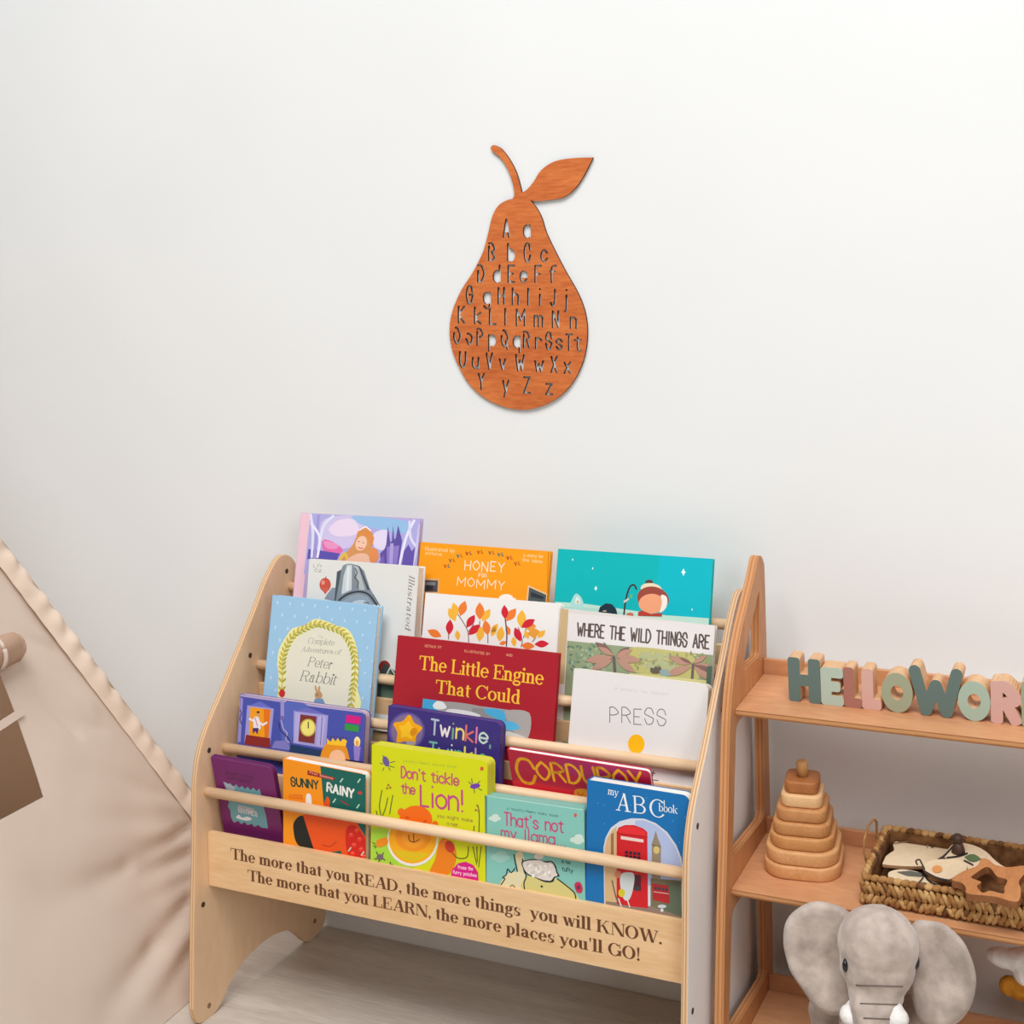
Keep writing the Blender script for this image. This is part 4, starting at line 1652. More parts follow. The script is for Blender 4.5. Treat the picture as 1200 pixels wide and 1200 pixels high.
p.ell((214, 190, 120), 596, 640, 24, 30)
p.line((96, 84, 70), 6, '560,600 630,612')
RD = (206, 26, 36)
p.poly(RD, '285,1060 285,500 300,465 350,445 420,445 490,470 525,500 530,1095 400,1080')
p.poly((230, 44, 50), '300,480 350,455 420,455 480,475 512,500 512,530 300,505')
p.poly((234, 210, 200), '318,530 495,558 495,582 318,555')
p.line((170, 16, 26), 6, '290,510 525,540')
for i in range(4):
    for j in range(2):
        x, y = 350 + i * 32, 645 + j * 30 + i * 4
        p.poly((52, 30, 50), [(x, y), (x + 25, y + 3), (x + 25, y + 27), (x, y + 24)])
p.poly((80, 30, 44), '415,830 475,838 475,960 415,950')
p.poly((206, 214, 214), '320,830 400,815 425,850 410,960 380,1030 340,1020 315,930', True)
p.ell((214, 198, 40), 325, 975, 26, 32)
p.line((226, 226, 226), 8, '300,1020 322,1080')
p.line((226, 226, 226), 8, '370,1030 388,1085')
p.line((120, 90, 80), 10, '250,880 275,990 300,1060', True)
p.ell((206, 130, 100), 295, 830, 26, 28)
p.poly((180, 36, 40), '560,900 690,920 700,1060 570,1030')
for k in range(4):
    p.poly((60, 60, 76), [(580 + k * 28, 925 + k * 4), (600 + k * 28, 928 + k * 4), (600 + k * 28, 950 + k * 4), (580 + k * 28, 947 + k * 4)])
p.line((226, 200, 196), 5, '575,965 690,982')
p.ell((206, 210, 214), 640, 1080, 34, 14)
p.ell((60, 60, 66), 448, 940, 22, 20)
p.ell((220, 222, 226), 640, 1110, 12, 14)
B.done()

# ================================================================== WOODEN PEAR ON THE WALL
PY0 = WALL - 0.0052
cp_ = lambda q: (500 + q[0] / 3.4286, 150 + q[1] / 3.4286)


def wallp(q, y=PY0):
    v = on_y(cp_(q), y)
    return (v.x, v.z)


pear_px = catmull(pp('415,290 440,320 462,362 480,420 518,500 560,580 608,665 637,745 645,830 633,920 600,1000 552,1063 490,1106 425,1128 370,1131 '
                     '300,1117 222,1077 162,1017 118,935 97,868 92,800 105,730 140,650 185,580 225,500 245,430 262,360 285,315 318,292 346,284'), 4)
stem_px = catmull(pp('346,284 352,266 345,220 325,165 297,120 263,92 257,78 270,69 300,84 335,130 360,180 376,235 381,260'), 4)
leaf_px = catmull(pp('381,260 402,248 430,215 455,175 490,146 535,128 600,120 668,118'), 4) + catmull(pp('668,118 640,175 610,225 580,258 545,280 500,288 440,294 402,286'), 4)
body = pear_px[:-1] + stem_px[:-1] + leaf_px[:-1]
body = [p_ for i, p_ in enumerate(body) if i == 0 or math.hypot(p_[0] - body[i - 1][0], p_[1] - body[i - 1][1]) > 0.5]
loops = [[wallp(q) for q in body]]
STN = {'D': '02 06|~08 28 46 44 22 12', 'O': '~06 04 22 44 46 28 18', 'o': '~04 13 22 43 45 26 16', 'P': '02 07|~08 28 46 25', 'Q': '~06 04 22 44 46 28 18|34 41',
       'R': '02 07|~08 28 46 25|25 42', 'B': '02 07|~08 28 46 25|~25 43 22 12'}
rows = [('A320 a403', 438, 438, 70), ('B262 b338 C405 c473', 532, 536, 68), ('D218 d282 E340 e390 F448 f508', 618, 620, 66),
        ('G173 g242 H300 h357 I408 i455 J510 j562', 702, 715, 64), ('K140 k205 L265 l316 M378 m450 N518 n590', 782, 804, 64),
        ('O122 o170 P215 p262 Q313 q362 R402 r450 S491 s533 T572 t607', 866, 894, 63), ('U145 u197 V252 v305 W375 w452 X512 x565', 962, 984, 62),
        ('Y220 y318 Z403 z492', 1050, 1070, 62)]
for row, b0_, b1_, H_ in rows:
    items = row.split()
    xs = [float(t[1:]) for t in items]
    for it, cx in zip(items, xs):
        ch = it[0]
        by = b0_ + (b1_ - b0_) * (cx - xs[0]) / (xs[-1] - xs[0])
        wx = 5.6 if ch not in 'MWmw' else 8.0
        segs = []
        for stt in strokes(ch, STN):
            q = [(cx + (g[0] - 2) * wx, by - (g[1] - 2) * H_ / 6) for g in stt]
            segs += list(zip(q, q[1:])) if len(q) > 1 else [(q[0], q[0])]
        lps = contour(segs, 8.2, 1.1)
        if not lps:
            continue
        lps.sort(key=lambda l: -abs(area2(l)))
        loops.append([wallp(q) for q in lps[0]])
        for extra in lps[1:]:
            xs_, ys_ = [q[0] for q in extra], [q[1] for q in extra]
            big = lps[0]
            if not (min(q[0] for q in big) < min(xs_) and max(q[0] for q in big) > max(xs_) and min(q[1] for q in big) < min(ys_) and max(q[1] for q in big) > max(ys_)):
                loops.append([wallp(q) for q in extra])
bm = cdt_plate(loops, 0.0042, frame((0, WALL - 0.0010, 0), (1, 0, 0), (0, 0, 1), (0, -1, 0)))
tag(from_bm('wooden_pear', bm, [PEAR, BURNT]), 'reddish-brown wooden pear cut-out with stencilled alphabet hanging on the white wall', 'wall decoration')

# ================================================================== A-FRAME SHELF ON THE RIGHT
LX = 0.811
LT = 0.0125
SL = math.radians(5.0)                         # the shelves slope gently down to the front
LW = 0.755
lad = thing('display_shelf', 'orange-stained plywood shelf unit with triangular-topped sides and three shelves', 'shelf', (0, 0, 0))
outer = catmull(pp('.038,.03 .036,.2 .033,.35 .031,.447 .028,.572 .024,.695 .020,.712 .010,.722 -.001,.725 -.010,.721 -.020,.709'), 3) + \
    catmull(pp('-.031,.697 -.053,.676 -.086,.645 -.112,.613 -.131,.580 -.142,.548 -.150,.515 -.164,.405 -.182,.288 -.197,.164 -.211,.03 -.215,.006 -.211,0 -.190,0 -.183,.006 -.176,.03'), 3) + \
    pp('-.17,.034 -.01,.034 -.004,.006 .002,0 .030,0 .037,.008')


def rpoly(pts, r, n=4):
    out = []
    L = len(pts)
    for i in range(L):
        p0, p1, p2 = Vector(pts[i - 1]), Vector(pts[i]), Vector(pts[(i + 1) % L])
        a, b = (p0 - p1).normalized(), (p2 - p1).normalized()
        rr_ = min(r, (p0 - p1).length * 0.45, (p2 - p1).length * 0.45)
        for k in range(n + 1):
            t = k / n
            q = (p1 + a * rr_) * (1 - t) ** 2 + p1 * 2 * t * (1 - t) + (p1 + b * rr_) * t * t
            out.append((q.x, q.y))
    return out


h1 = rpoly(pp('-.003,.678 -.076,.605 -.087,.584 -.010,.584'), 0.008)
h2 = rpoly(pp('.003,.521 -.121,.521 -.146,.346 .003,.346'), 0.018)
h3 = rpoly(pp('.003,.280 -.153,.276 -.177,.111 .003,.111'), 0.018)


def lad_side(X):
    bm = plate([outer, h1, h2, h3], LT, YZ(X), 0.0007)
    return from_bm('side_frame', bm, [STAIN, STAIN_EDGE], lad)


lad_side(LX - LT)
lad_side(LX + LW)
SHELVES = ((0.5535, 0.127), (0.3215, 0.157), (0.0885, 0.187))    # height at the back, front edge


def top_z(k, y):
    return SHELVES[k][0] - (0.0095 - y) * math.tan(SL)


for (zt, dep) in SHELVES:
    bm = bmesh.new()
    add_box(bm, (LX + 0.0002, -(dep + 0.0095) / math.cos(SL), -0.0085), (LX + LW - 0.0002, -0.0004, 0), 0, 0.0006)
    bm.normal_update()
    for f in bm.faces:
        if abs(f.normal.y) > 0.7:
            f.material_index = 1
    o = from_bm('shelf_board', bm, [STAIN_X, STAIN_EDGE_Z], lad)
    o.location = (0, 0.0095, zt)
    o.rotation_euler = (SL, 0, 0)
    bm = bmesh.new()
    add_box(bm, (LX + 0.0002, 0.0100, zt - 0.0165), (LX + LW - 0.0002, 0.0190, zt + 0.0215), 0, 0.0008)
    from_bm('back_ledge', bm, [STAIN_X], lad)


def tip(o, y, z):
    """stand a thing on the sloping shelf: turn it about the x line through (y, z)"""
    p = Matrix.Translation((0, y, z))
    o.matrix_world = p @ Matrix.Rotation(SL, 4, 'X') @ p.inverted() @ (Matrix.Translation(o.location) @ o.rotation_euler.to_matrix().to_4x4())


# ------------------------------------------------------------------ block letters on its top shelf
NAT = wood('natural_block_wood', (222, 180, 138), (202, 156, 112), (1, 1, 1), 0.55, 30)
blocks = [('H', 924.5, 962, 770, 823, (102, 122, 116), 0.0160, 'slate green wooden letter H with bare wood edges at the left end'),
          ('E', 958, 989, 781, 828, (184, 200, 184), 0.0140, 'pale mint wooden letter E beside the slate green H'),
          ('L', 986.5, 1010, 781, 831, (172, 116, 102), 0.0135, 'terracotta wooden letter L behind the pale pink L'),
          ('L', 1008, 1033, 783, 834, (218, 174, 162), 0.0150, 'pale pink wooden letter L beside the terracotta L'),
          ('O', 1030, 1070, 787, 836, (164, 170, 142), 0.0160, 'sage green wooden letter O in the middle of the row'),
          ('W', 1066, 1129, 780, 841, (102, 122, 116), 0.0150, 'slate green wooden letter W between two round letters'),
          ('O', 1123, 1161, 797, 846, (172, 192, 174), 0.0150, 'pale mint wooden letter O between the W and the pink R'),
          ('R', 1159, 1197, 798, 849, (216, 172, 162), 0.0145, 'dusty pink wooden letter R near the right picture edge'),
          ('L', 1193, 1226, 798, 852, (156, 172, 144), 0.0130, 'sage green wooden letter cut off by the right picture edge')]
yf = -0.077
zs = top_z(0, yf) + 0.0002
prev_end = 0
for i, (ch, xa, xb, yt, yb, col, w, lab) in enumerate(blocks):
    a = on_y((xa, (yt + yb) / 2), yf)
    b = on_y((xb, (yt + yb) / 2), yf)
    t_ = on_y(((xa + xb) / 2, yt), yf)
    X0, X1, H = a.x, b.x, t_.z - zs
    if ch != 'W':
        X0 = max(X0, prev_end + 0.0004)
    prev_end = X1 if ch != 'W' else on_y((1122.5, 820), yf).x
    wd = X1 - X0
    LET = {'O': '~28 06 04 22 44 46 28', 'E': '48 08 02 42|05 35', 'L': '08 02 42', 'H': '02 08|42 48|05 45', 'R': '02 08|~08 28 46 25 05|25 42', 'W': '08 12 26 32 48'}[ch]
    segs = []
    for part in LET.split('|'):
        sm = part[0] == '~'
        q = [(float(s_[0]), float(s_[1])) for s_ in part.lstrip('~').split()]
        if ch == 'O':
            q = [(2 + 2 * math.cos(k * PI / 12), 5 + 3 * math.sin(k * PI / 12)) for k in range(25)]
        elif sm:
            q = catmull(q, 5)
        q = [(X0 + w / 2 + g[0] / 4 * (wd - w), zs + w / 2 + (g[1] - 2) / 6 * (H - w)) for g in q]
        segs += list(zip(q, q[1:]))
    lps = contour(segs, w, 0.0006, None if ch in 'OW' else 0.0042)
    if ch == 'O':
        ang = [k * PI / 24 for k in range(48)]
        ox, oz = (X0 + X1) / 2, zs + H / 2
        lps = [[(ox + wd / 2 * math.cos(a), oz + H / 2 * math.sin(a)) for a in ang],
               [(ox + wd * 0.20 * math.cos(a), oz + H * 0.185 * math.sin(a)) for a in ang]]
    bm = plate(lps, 0.026, frame((0, yf + 0.026, 0), (1, 0, 0), (0, 0, 1), (0, -1, 0)), 0.0)
    o = from_bm('letter_block', bm, [NAT, NAT])
    tag(o, lab, 'letter block', 'wooden letter blocks on the top shelf')
    bm = plate(lps, 0.0006, frame((0, yf - 0.00005, 0), (1, 0, 0), (0, 0, 1), (0, -1, 0)), 0.0)
    pt = mat('block_paint', col, 0.6, 0.3)
    from_bm('painted_face', bm, [pt, pt], o)
    tip(o, yf, zs)

# ------------------------------------------------------------------ stacking toy on the middle shelf
toy = thing('stacking_toy', 'natural wood stacking pyramid of rounded square slabs on a peg, on middle shelf', 'toy',
            (0.8845, -0.058, top_z(1, -0.058) + 0.0002), (SL, 0, math.radians(8)))
tones = [((220, 164, 112), (204, 144, 92)), ((222, 168, 114), (206, 150, 98)), ((208, 150, 92), (190, 130, 76)), ((206, 148, 92), (180, 122, 72)),
         ((204, 146, 92), (184, 126, 78)), ((232, 190, 140), (222, 176, 124)), ((188, 122, 68), (160, 98, 52))]
wdt = [0.1030, 0.0970, 0.0860, 0.0760, 0.0665, 0.0545, 0.0450]
hh_ = [0.0190, 0.0190, 0.0180, 0.0180, 0.0178, 0.0178, 0.0172]
z = 0.0
for k in range(7):
    s2 = wdt[k] / 2
    r = s2 * (0.62 if k < 3 else 0.45)
    bm = plate([rrect(-s2, -s2, s2, s2, r, 8)], hh_[k] - 0.0003, frame((0, 0, z), (1, 0, 0), (0, 1, 0), (0, 0, 1)), 0.0028)
    for f in bm.faces:
        f.smooth = abs(f.normal.z) < 0.98
    m_ = wood('slab_wood', tones[k][0], tones[k][1], (1, 0.4, 1), 0.5, 30 + 7 * k)
    from_bm('wooden_slab', bm, [m_, m_], toy)
    z += hh_[k]
bm = bmesh.new()
add_tube(bm, [(0, 0, z - 0.001), (0, 0, z + 0.018), (0, 0, z + 0.0205), (0, 0, z + 0.0215)], [0.0078, 0.0078, 0.0066, 0.004], 16)
from_bm('peg', bm, wood('peg_wood', (206, 156, 98), (188, 136, 82), (1, 1, 0.2), 0.5, 40), toy)

# ------------------------------------------------------------------ woven basket and what lies in it
SG = [noisy('seagrass_light', (206, 166, 110), (176, 130, 78), 70, 0.8, 0.0004), noisy('seagrass_mid', (184, 138, 84), (146, 98, 54), 70, 0.8, 0.0004),
      noisy('seagrass_dark', (140, 98, 60), (96, 62, 36), 70, 0.8, 0.0004)]
BX0, BX1, BY0, BY1, BZ, BH = 0.983, 1.262, -0.138, 0.0020, top_z(1, -0.07) + 0.0003, 0.042
bk = thing('woven_basket', 'shallow woven seagrass tray full of wooden pieces on the middle shelf', 'basket', (0, 0, 0))
bm = bmesh.new()
add_box(bm, (BX0 + 0.004, BY0 + 0.004, BZ), (BX1 - 0.004, BY1 - 0.004, BZ + 0.004))
for (a, b) in (((BX0 + 0.003, BY0 + 0.003), (BX1 - 0.003, BY0 + 0.006)), ((BX0 + 0.003, BY1 - 0.006), (BX1 - 0.003, BY1 - 0.003)),
               ((BX0 + 0.003, BY0 + 0.003), (BX0 + 0.006, BY1 - 0.003)), ((BX1 - 0.006, BY0 + 0.003), (BX1 - 0.003, BY1 - 0.003))):
    add_box(bm, (a[0], a[1], BZ), (b[0], b[1], BZ + BH - 0.006))
from_bm('tray_shell', bm, SG[2], bk)


def strand(bm, a, b, r, mi, fat=1.0):
    a, b = Vector(a), Vector(b)
    pts = [a.lerp(b, t) for t in (0, .15, .5, .85, 1)]
    add_tube(bm, pts, [r * .35, r * .8, r * fat, r * .8, r * .35], 6, True, mi)


rnd = random.Random(4)


def weave(p0, p1, nrm):
    """two rows of plaited strands along p0->p1 standing off the shell by nrm"""
    bm = bmesh.new()
    d = Vector(p1) - Vector(p0)
    n = int(d.length / 0.0072)
    u = d.normalized()
    N_ = Vector(nrm)
    for k in range(n + 1):
        c = Vector(p0) + d * (k / n)
        for row, (za, zb, sl) in enumerate(((0.003, 0.018, 1), (0.016, 0.034, -1))):
            q = c + N_ * (0.0010 + 0.001 * rnd.random())
            jit = rnd.uniform(-0.001, 0.001)
            strand(bm, q + Vector((0, 0, BZ + za + jit)) - u * 0.0045 * sl, q + Vector((0, 0, BZ + zb + jit)) + u * 0.0045 * sl, 0.0039, rnd.choice((0, 0, 1, 1, 2)))
            if k % 2 == 0:
                q2 = c + u * 0.004 + N_ * 0.0022
                strand(bm, q2 + Vector((0, 0, BZ + za + 0.001)) + u * 0.004 * sl, q2 + Vector((0, 0, BZ + zb - 0.002)) - u * 0.003 * sl, 0.0036, rnd.choice((0, 1)))
    o = from_bm('woven_strands', bm, SG, bk)
    o['kind'] = 'stuff'


weave((BX0, BY0, 0), (BX1, BY0, 0), (0, -1, 0))
weave((BX0, BY1, 0), (BX1, BY1, 0), (0, 1, 0))
weave((BX0, BY0, 0), (BX0, BY1, 0), (-1, 0, 0))
weave((BX1, BY0, 0), (BX1, BY1, 0), (1, 0, 0))
for (a, b) in (((BX0, BY0), (BX1, BY0)), ((BX1, BY0), (BX1, BY1)), ((BX1, BY1), (BX0, BY1)), ((BX0, BY1), (BX0, BY0))):
    bm = bmesh.new()
    A_, B_ = Vector((a[0], a[1], BZ + BH - 0.004)), Vector((b[0], b[1], BZ + BH - 0.004))
    d = B_ - A_
    u = d.normalized()
    s_ = Vector((-u.y, u.x, 0))
    n = int(d.length / 0.0095)
    for k in range(n):
        c = A_ + d * ((k + .5) / n)
        mi = rnd.choice((0, 0, 1, 1, 2))
        add_ball(bm, c, (0.0068, 0.0042, 0.0046), 10, mi, Matrix(((u.x, s_.x, 0), (u.y, s_.y, 0), (0, 0, 1))) @ Matrix.Rotation(0.45, 3, 'Z'))
    o = from_bm('rim_wrap', bm, SG, bk)
    o['kind'] = 'stuff'
# thin handle loop at the left end
bm = bmesh.new()
hp = [(BX0 - .004, -0.095, BZ + .03), (BX0 - .008, -0.097, BZ + .048), (BX0 - .008, -0.094, BZ + .066), (BX0 - .005, -0.080, BZ + .079), (BX0 - .002, -0.060, BZ + .080),
      (BX0 - .002, -0.045, BZ + .068), (BX0 - .003, -0.040, BZ + .048), (BX0 - .004, -0.040, BZ + .03)]
add_tube(bm, hp, 0.0016, 8)
from_bm('handle_loop', bm, SG[1], bk)

CREAM = wood('cream_plywood', (232, 212, 180), (222, 198, 162), (1, 1, 1), 0.55, 20)
CREAM_E = mat('cream_ply_edge', (176, 132, 92), 0.7)


FL = []


def on_shelf(uv, h):
    """point h above the sloping shelf floor of the basket, given back in upright basket space"""
    n_ = np.array([0, -math.sin(SL), math.cos(SL)])
    o_ = np.array([0, -0.07, BZ]) + n_ * h
    d = ray(uv)
    q = CAM + d * (((o_ - CAM) @ n_) / (d @ n_))
    y, z = q[1] + 0.07, q[2] - BZ
    return Vector((q[0], -0.07 + y * math.cos(SL) + z * math.sin(SL), BZ + h))


def flat_piece(name, label, cat, px, z, t, mats, inner=None, group=None, tilt=0.0):
    """plywood piece lying in the basket; outline measured on its own level z"""
    q = [on_shelf(p_, z - BZ) for p_ in px]
    if inner is None:
        q = [Vector((min(max(v.x, BX0 + 0.010), BX1 - 0.010), min(max(v.y, BY0 + 0.0095), BY1 - 0.009), v.z)) for v in q]
    lp = [[(v.x, v.y) for v in q]]
    if inner:
        lp.append([tuple(on_shelf(p_, z - BZ)[:2]) for p_ in inner])
    cx = sum(v[0] for v in lp[0]) / len(lp[0])
    cy = sum(v[1] for v in lp[0]) / len(lp[0])
    lp = [[(x - cx, y - cy) for x, y in l] for l in lp]
    o = thing(name, label, cat, (cx, cy, z - t), (0, 0, 0), group)
    FL.append(o)
    bm = plate(lp, t, frame((0, 0, 0), (1, 0, 0), (0, 1, 0), (0, 0, 1)), 0.0008)
    from_bm('body', bm, mats, o)
    tl = Matrix.Translation((0, -0.07, BZ)) @ Matrix.Rotation(SL, 4, 'X') @ Matrix.Translation((0, 0.07, -BZ))
    pr_ = Print(tl @ Matrix.Translation((cx, cy, z - t)), (0, 0, t + 0.0008), (1, 0, 0), (0, 1, 0), (0, 0, 1), (-.2, -.2, .2, .2))
    pr_.at(1000, 940, 6)
    return o, pr_


cb = lambda s, n=4: [(1000 + x / 6, 940 + y / 6) for x, y in catmull(pp(s), n, True)]
zc = BZ + 0.037
GC = 'flat cream wooden pieces in the basket'
BLK, BLU = (40, 36, 38), (62, 62, 66)
o, q = flat_piece('puzzle_piece', 'large cream scallop-topped wooden piece at the back left of the basket', 'toy',
                  cb('280,290 330,258 372,250 380,228 400,245 450,238 540,240 620,255 680,280 720,310 700,350 600,400 520,440 440,450 300,445 190,430 200,400 250,360 285,335'),
                  zc - 0.012, 0.005, [CREAM, CREAM_E], group=GC)
q.line((150, 120, 90), 7, '285,290 400,275 510,270 520,320', True)
q.poly((90, 60, 60), '545,290 560,300 565,322 545,318')
q.build('printed_face', o)
o, q = flat_piece('puzzle_piece', 'cream butterfly-shaped wooden piece with black antennae at the front left', 'toy',
                  cb('250,490 330,470 420,480 480,500 520,540 560,560 640,590 700,600 760,640 790,665 700,650 560,630 400,605 300,565 250,530'),
                  zc - 0.004, 0.005, [CREAM, CREAM_E], group=GC)
q.poly((96, 98, 90), '305,490 400,482 490,500 480,524 380,518')
q.line(BLK, 10, '410,558 450,570 490,530 480,500', True)
q.line(BLK, 12, '465,590 490,570 520,580 540,602 620,610 700,630', True)
q.line(BLK, 12, '500,515 540,560 600,585 660,600', True)
q.build('printed_face', o)
o, q = flat_piece('puzzle_piece', 'cream bug-shaped wooden piece with an orange spot, centre of the basket', 'toy',
                  cb('490,440 540,410 600,400 680,400 760,410 800,440 790,480 720,520 660,545 600,530 540,500 500,475'),
                  zc + 0.004, 0.005, [CREAM, CREAM_E], group=GC)
q.ell((222, 150, 84), 590, 470, 36, 26)
q.line(BLK, 11, '450,440 440,415 465,405 480,430 500,470', True)
q.line(BLK, 12, '500,485 560,520 620,540 680,550', True)
q.build('printed_face', o)
o, q = flat_piece('puzzle_piece', 'cream beetle-shaped wooden piece with green mark and black legs at the back', 'toy',
                  cb('690,300 740,280 800,290 870,310 940,350 990,400 1040,440 1080,462 980,440 880,470 820,480 760,470 720,430 660,400 640,370'),
                  zc + 0.0, 0.005, [CREAM, CREAM_E], group=GC)
q.leafs((86, 112, 70), [(780, 385, 900, 400)], 0.3)
q.line(BLK, 12, '600,400 640,375 700,310', True)
q.line(BLK, 12, '640,410 700,420 760,440', True)
q.line(BLK, 12, '660,390 740,380 800,360', True)
q.line(BLK, 11, '780,410 840,440', True)
q.build('printed_face', o)
star_o = '690,540 780,480 870,445 900,395 950,400 1000,440 1090,455 1200,445 1230,470 1190,520 1165,560 1180,620 1165,690 1110,695 1010,665 930,655 800,640 790,600 760,565'
star_i = '860,500 930,455 970,470 1010,520 1080,545 1060,600 1055,640 960,620 910,635 870,590 900,560 830,530'
o, q = flat_piece('star_frame', 'light brown wooden star-shaped frame lying on top at the right of the basket', 'toy',
                  cb(star_o), zc + 0.020, 0.010, [wood('alder_wood', (204, 140, 88), (184, 118, 68), (1, .3, 1), 0.5, 40), wood('alder_edge', (150, 96, 56), (130, 80, 46), (1, 1, 1), 0.6, 40)],
                  inner=cb(star_i)[::-1], group=None)
kn = on_y((1123, 984), -0.035)
bm = bmesh.new()
add_ball(bm, kn, 0.0075, 16)
add_tube(bm, [kn - Vector((0, 0, 0.004)), kn - Vector((-0.001, 0, 0.014)), kn - Vector((0, 0, 0.022))], [0.006, 0.008, 0.0095], 12)
pegf = tag(from_bm('wooden_peg_figure', bm, wood('dark_peg_wood', (86, 60, 46), (66, 44, 34), (1, 1, 1), 0.5, 40)), 'small dark wooden knob standing among the pieces at the back of the basket', 'toy')


for o in FL + [bk, pegf]:
    tip(o, -0.07, BZ)


# ------------------------------------------------------------------ plush toys
def blob(name, parts, m, parent, voxel=0.004, smooth=6, fuzz=0.0, fk=90):
    """balls: (centre, radii, euler) merged to one skin"""
    bm = bmesh.new()
    for c, r, e in parts:
        from mathutils import Euler
        add_ball(bm, Vector(c), r, 28, 0, Euler(e).to_matrix())
    me = bpy.data.meshes.new('tmp_blob')
    bm.to_mesh(me)
    bm.free()
    ob = bpy.data.objects.new('tmp_blob', me)
    C.objects.link(ob)
    md = ob.modifiers.new('r', 'REMESH')
    md.mode = 'VOXEL'
    md.voxel_size = voxel
    md.use_smooth_shade = True
    sm = ob.modifiers.new('s', 'SMOOTH')
    sm.iterations = smooth
    sm.factor = 0.6
    dg = bpy.context.evaluated_depsgraph_get()
    dg.update()
    out = bpy.data.meshes.new_from_object(ob.evaluated_get(dg))
    bpy.data.objects.remove(ob)
    bpy.data.meshes.remove(me)
    out.materials.clear()
    out.name = name
    for p_ in out.polygons:
        p_.use_smooth = True
    if fuzz:
        nr = [v.normal.copy() for v in out.vertices]
        for v, n_ in zip(out.vertices, nr):
            v.co += n_ * (noise.noise(v.co * fk) * fuzz + noise.noise(v.co * fk * 3.1) * fuzz * 0.5)
    return link_mesh(name, out, parent, [m])


FUR = noisy('grey_plush', (204, 188, 176), (166, 150, 139), 34, 0.95, 0.0010, 0.05, 0.5)
WFUR = noisy('white_plush', (244, 240, 236), (226, 222, 216), 60, 0.95, 0.0012, 0.05, 0.3)
el = thing('plush_elephant', 'grey plush elephant with large round ears and white tusks sitting on the bottom shelf', 'plush toy', (0.985, -0.125, top_z(2, -0.125) + 0.001))
yE = -0.190


def E_(px, py, y=yE):
    v = on_y((px, py), y)
    return (v.x - el.location.x, v.y - el.location.y, v.z - el.location.z)


sE = mpp(on_y((1030, 1120), yE))
hc = E_(1029, 1112)
P_ = lambda px, py, dy=0.0: (E_(px, py)[0], yE + dy - el.location.y, E_(px, py)[2])
parts = [(P_(1029, 1106), (0.0500, 0.046, 0.0470), (0, 0, 0)),
         (P_(1028, 1130), (0.0465, 0.045, 0.0440), (0, 0, 0)),
         (P_(1029, 1158, -0.014), (0.0340, 0.034, 0.030), (0, 0, 0))]
for k in range(7):
    t = k / 6
    parts.append((P_(1029 + 4 * t, 1165 + 66 * t, -0.030 - 0.012 * t), (0.0290 - 0.0085 * t, 0.0270 - 0.007 * t, 0.020), (0, 0, 0)))
# body, limbs
bz = 0.050
parts += [((0.0, 0.045, 0.062), (0.058, 0.048, 0.062), (0, 0, 0)), ((0.0, -0.02, 0.085), (0.034, 0.05, 0.034), (0, 0, 0))]
for s in (-1, 1):
    parts += [((s * 0.060, 0.0, 0.026), (0.026, 0.050, 0.0255), (0, 0, 0)), ((s * 0.068, -0.042, 0.027), (0.026, 0.020, 0.0265), (0, 0, 0)),
              ((s * 0.058, 0.02, 0.070), (0.024, 0.028, 0.036), (0, s * -0.5, 0))]
eb = blob('body', parts, FUR, el, 0.0036, 7, 0.0007, 120)
bvh = BVHTree.FromPolygons([v.co.copy() for v in eb.data.vertices], [tuple(p_.vertices) for p_ in eb.data.polygons])


def on_body(px, py, lift=0.0004):
    d = Vector(ray((px, py))).normalized()
    h, n_, i_, d_ = bvh.ray_cast(Vector(CAM) - el.location, d)
    return (h - d * lift) if h else None
for side, pts_, dy, lab in (('L', '921,1100 924,1075 940,1060 962,1057 985,1066 999,1080 1004,1100 1000,1130 997,1160 995,1185 978,1193 958,1183 942,1160 927,1130', 0.012, None),
                            ('R', '1066,1090 1085,1084 1108,1088 1128,1103 1141,1125 1145,1150 1138,1178 1122,1200 1098,1212 1076,1206 1066,1180 1062,1130', 0.020, None)):
    lp = catmull(pp(pts_), 4, True)
    cx = sum(p_[0] for p_ in lp) / len(lp)
    cy = sum(p_[1] for p_ in lp) / len(lp)
    bm = bmesh.new()
    rings = []
    NR = 9
    for sgn in (-1, 1):
        rg = []
        for k in range(NR + 1):
            t = k / NR
            row = []
            for (x, y) in lp:
                px, py = cx + (x - cx) * t, cy + (y - cy) * t
                v = P_(px, py, dy)
                edge = math.sqrt(max(0, 1 - t ** 3))
                # distance from the head side: the ear curls forward at its outer rim
                far = abs(px - 1030) / 100.0
                off = 0.0105 * edge * sgn - 0.020 * far * far + 0.012 * math.sin((py - 1060) / 130 * PI) * (1 if sgn > 0 else 1) * (1 - t * t)
                row.append(bm.verts.new((v[0], v[1] + off, v[2])))
            rg.append(row)
        n = len(lp)
        for a_, b_ in zip(rg, rg[1:]):
            for k in range(n):
                q4 = (a_[k], a_[(k + 1) % n], b_[(k + 1) % n], b_[k])
                try:
                    f = bm.faces.new(q4 if sgn > 0 else q4[::-1])
                    f.smooth = True
                except ValueError:
                    pass
    bmesh.ops.remove_doubles(bm, verts=bm.verts, dist=2e-5)
    bmesh.ops.recalc_face_normals(bm, faces=bm.faces)
    for v in bm.verts:
        v.co.y += noise.noise(v.co * 45) * 0.0025 + noise.noise(v.co * 150) * 0.0006
    from_bm('ear', bm, FUR, el, True)
for (x, y, e) in ((1005, 1175, 0.35), (1057, 1178, -0.35)):
    o = blob('tusk', [(P_(x, y, -0.034), (0.0150, 0.013, 0.0130), (0, e, 0)), (P_(x + (5 if x < 1030 else -5), y - 5, -0.028), (0.014, 0.012, 0.013), (0, 0, 0))], WFUR, el, 0.0018, 3, 0.0005, 200)
    o['label'] = 'white fluffy tusk'
EYE = mat('black_eye', (16, 14, 16), 0.15, 0.6)
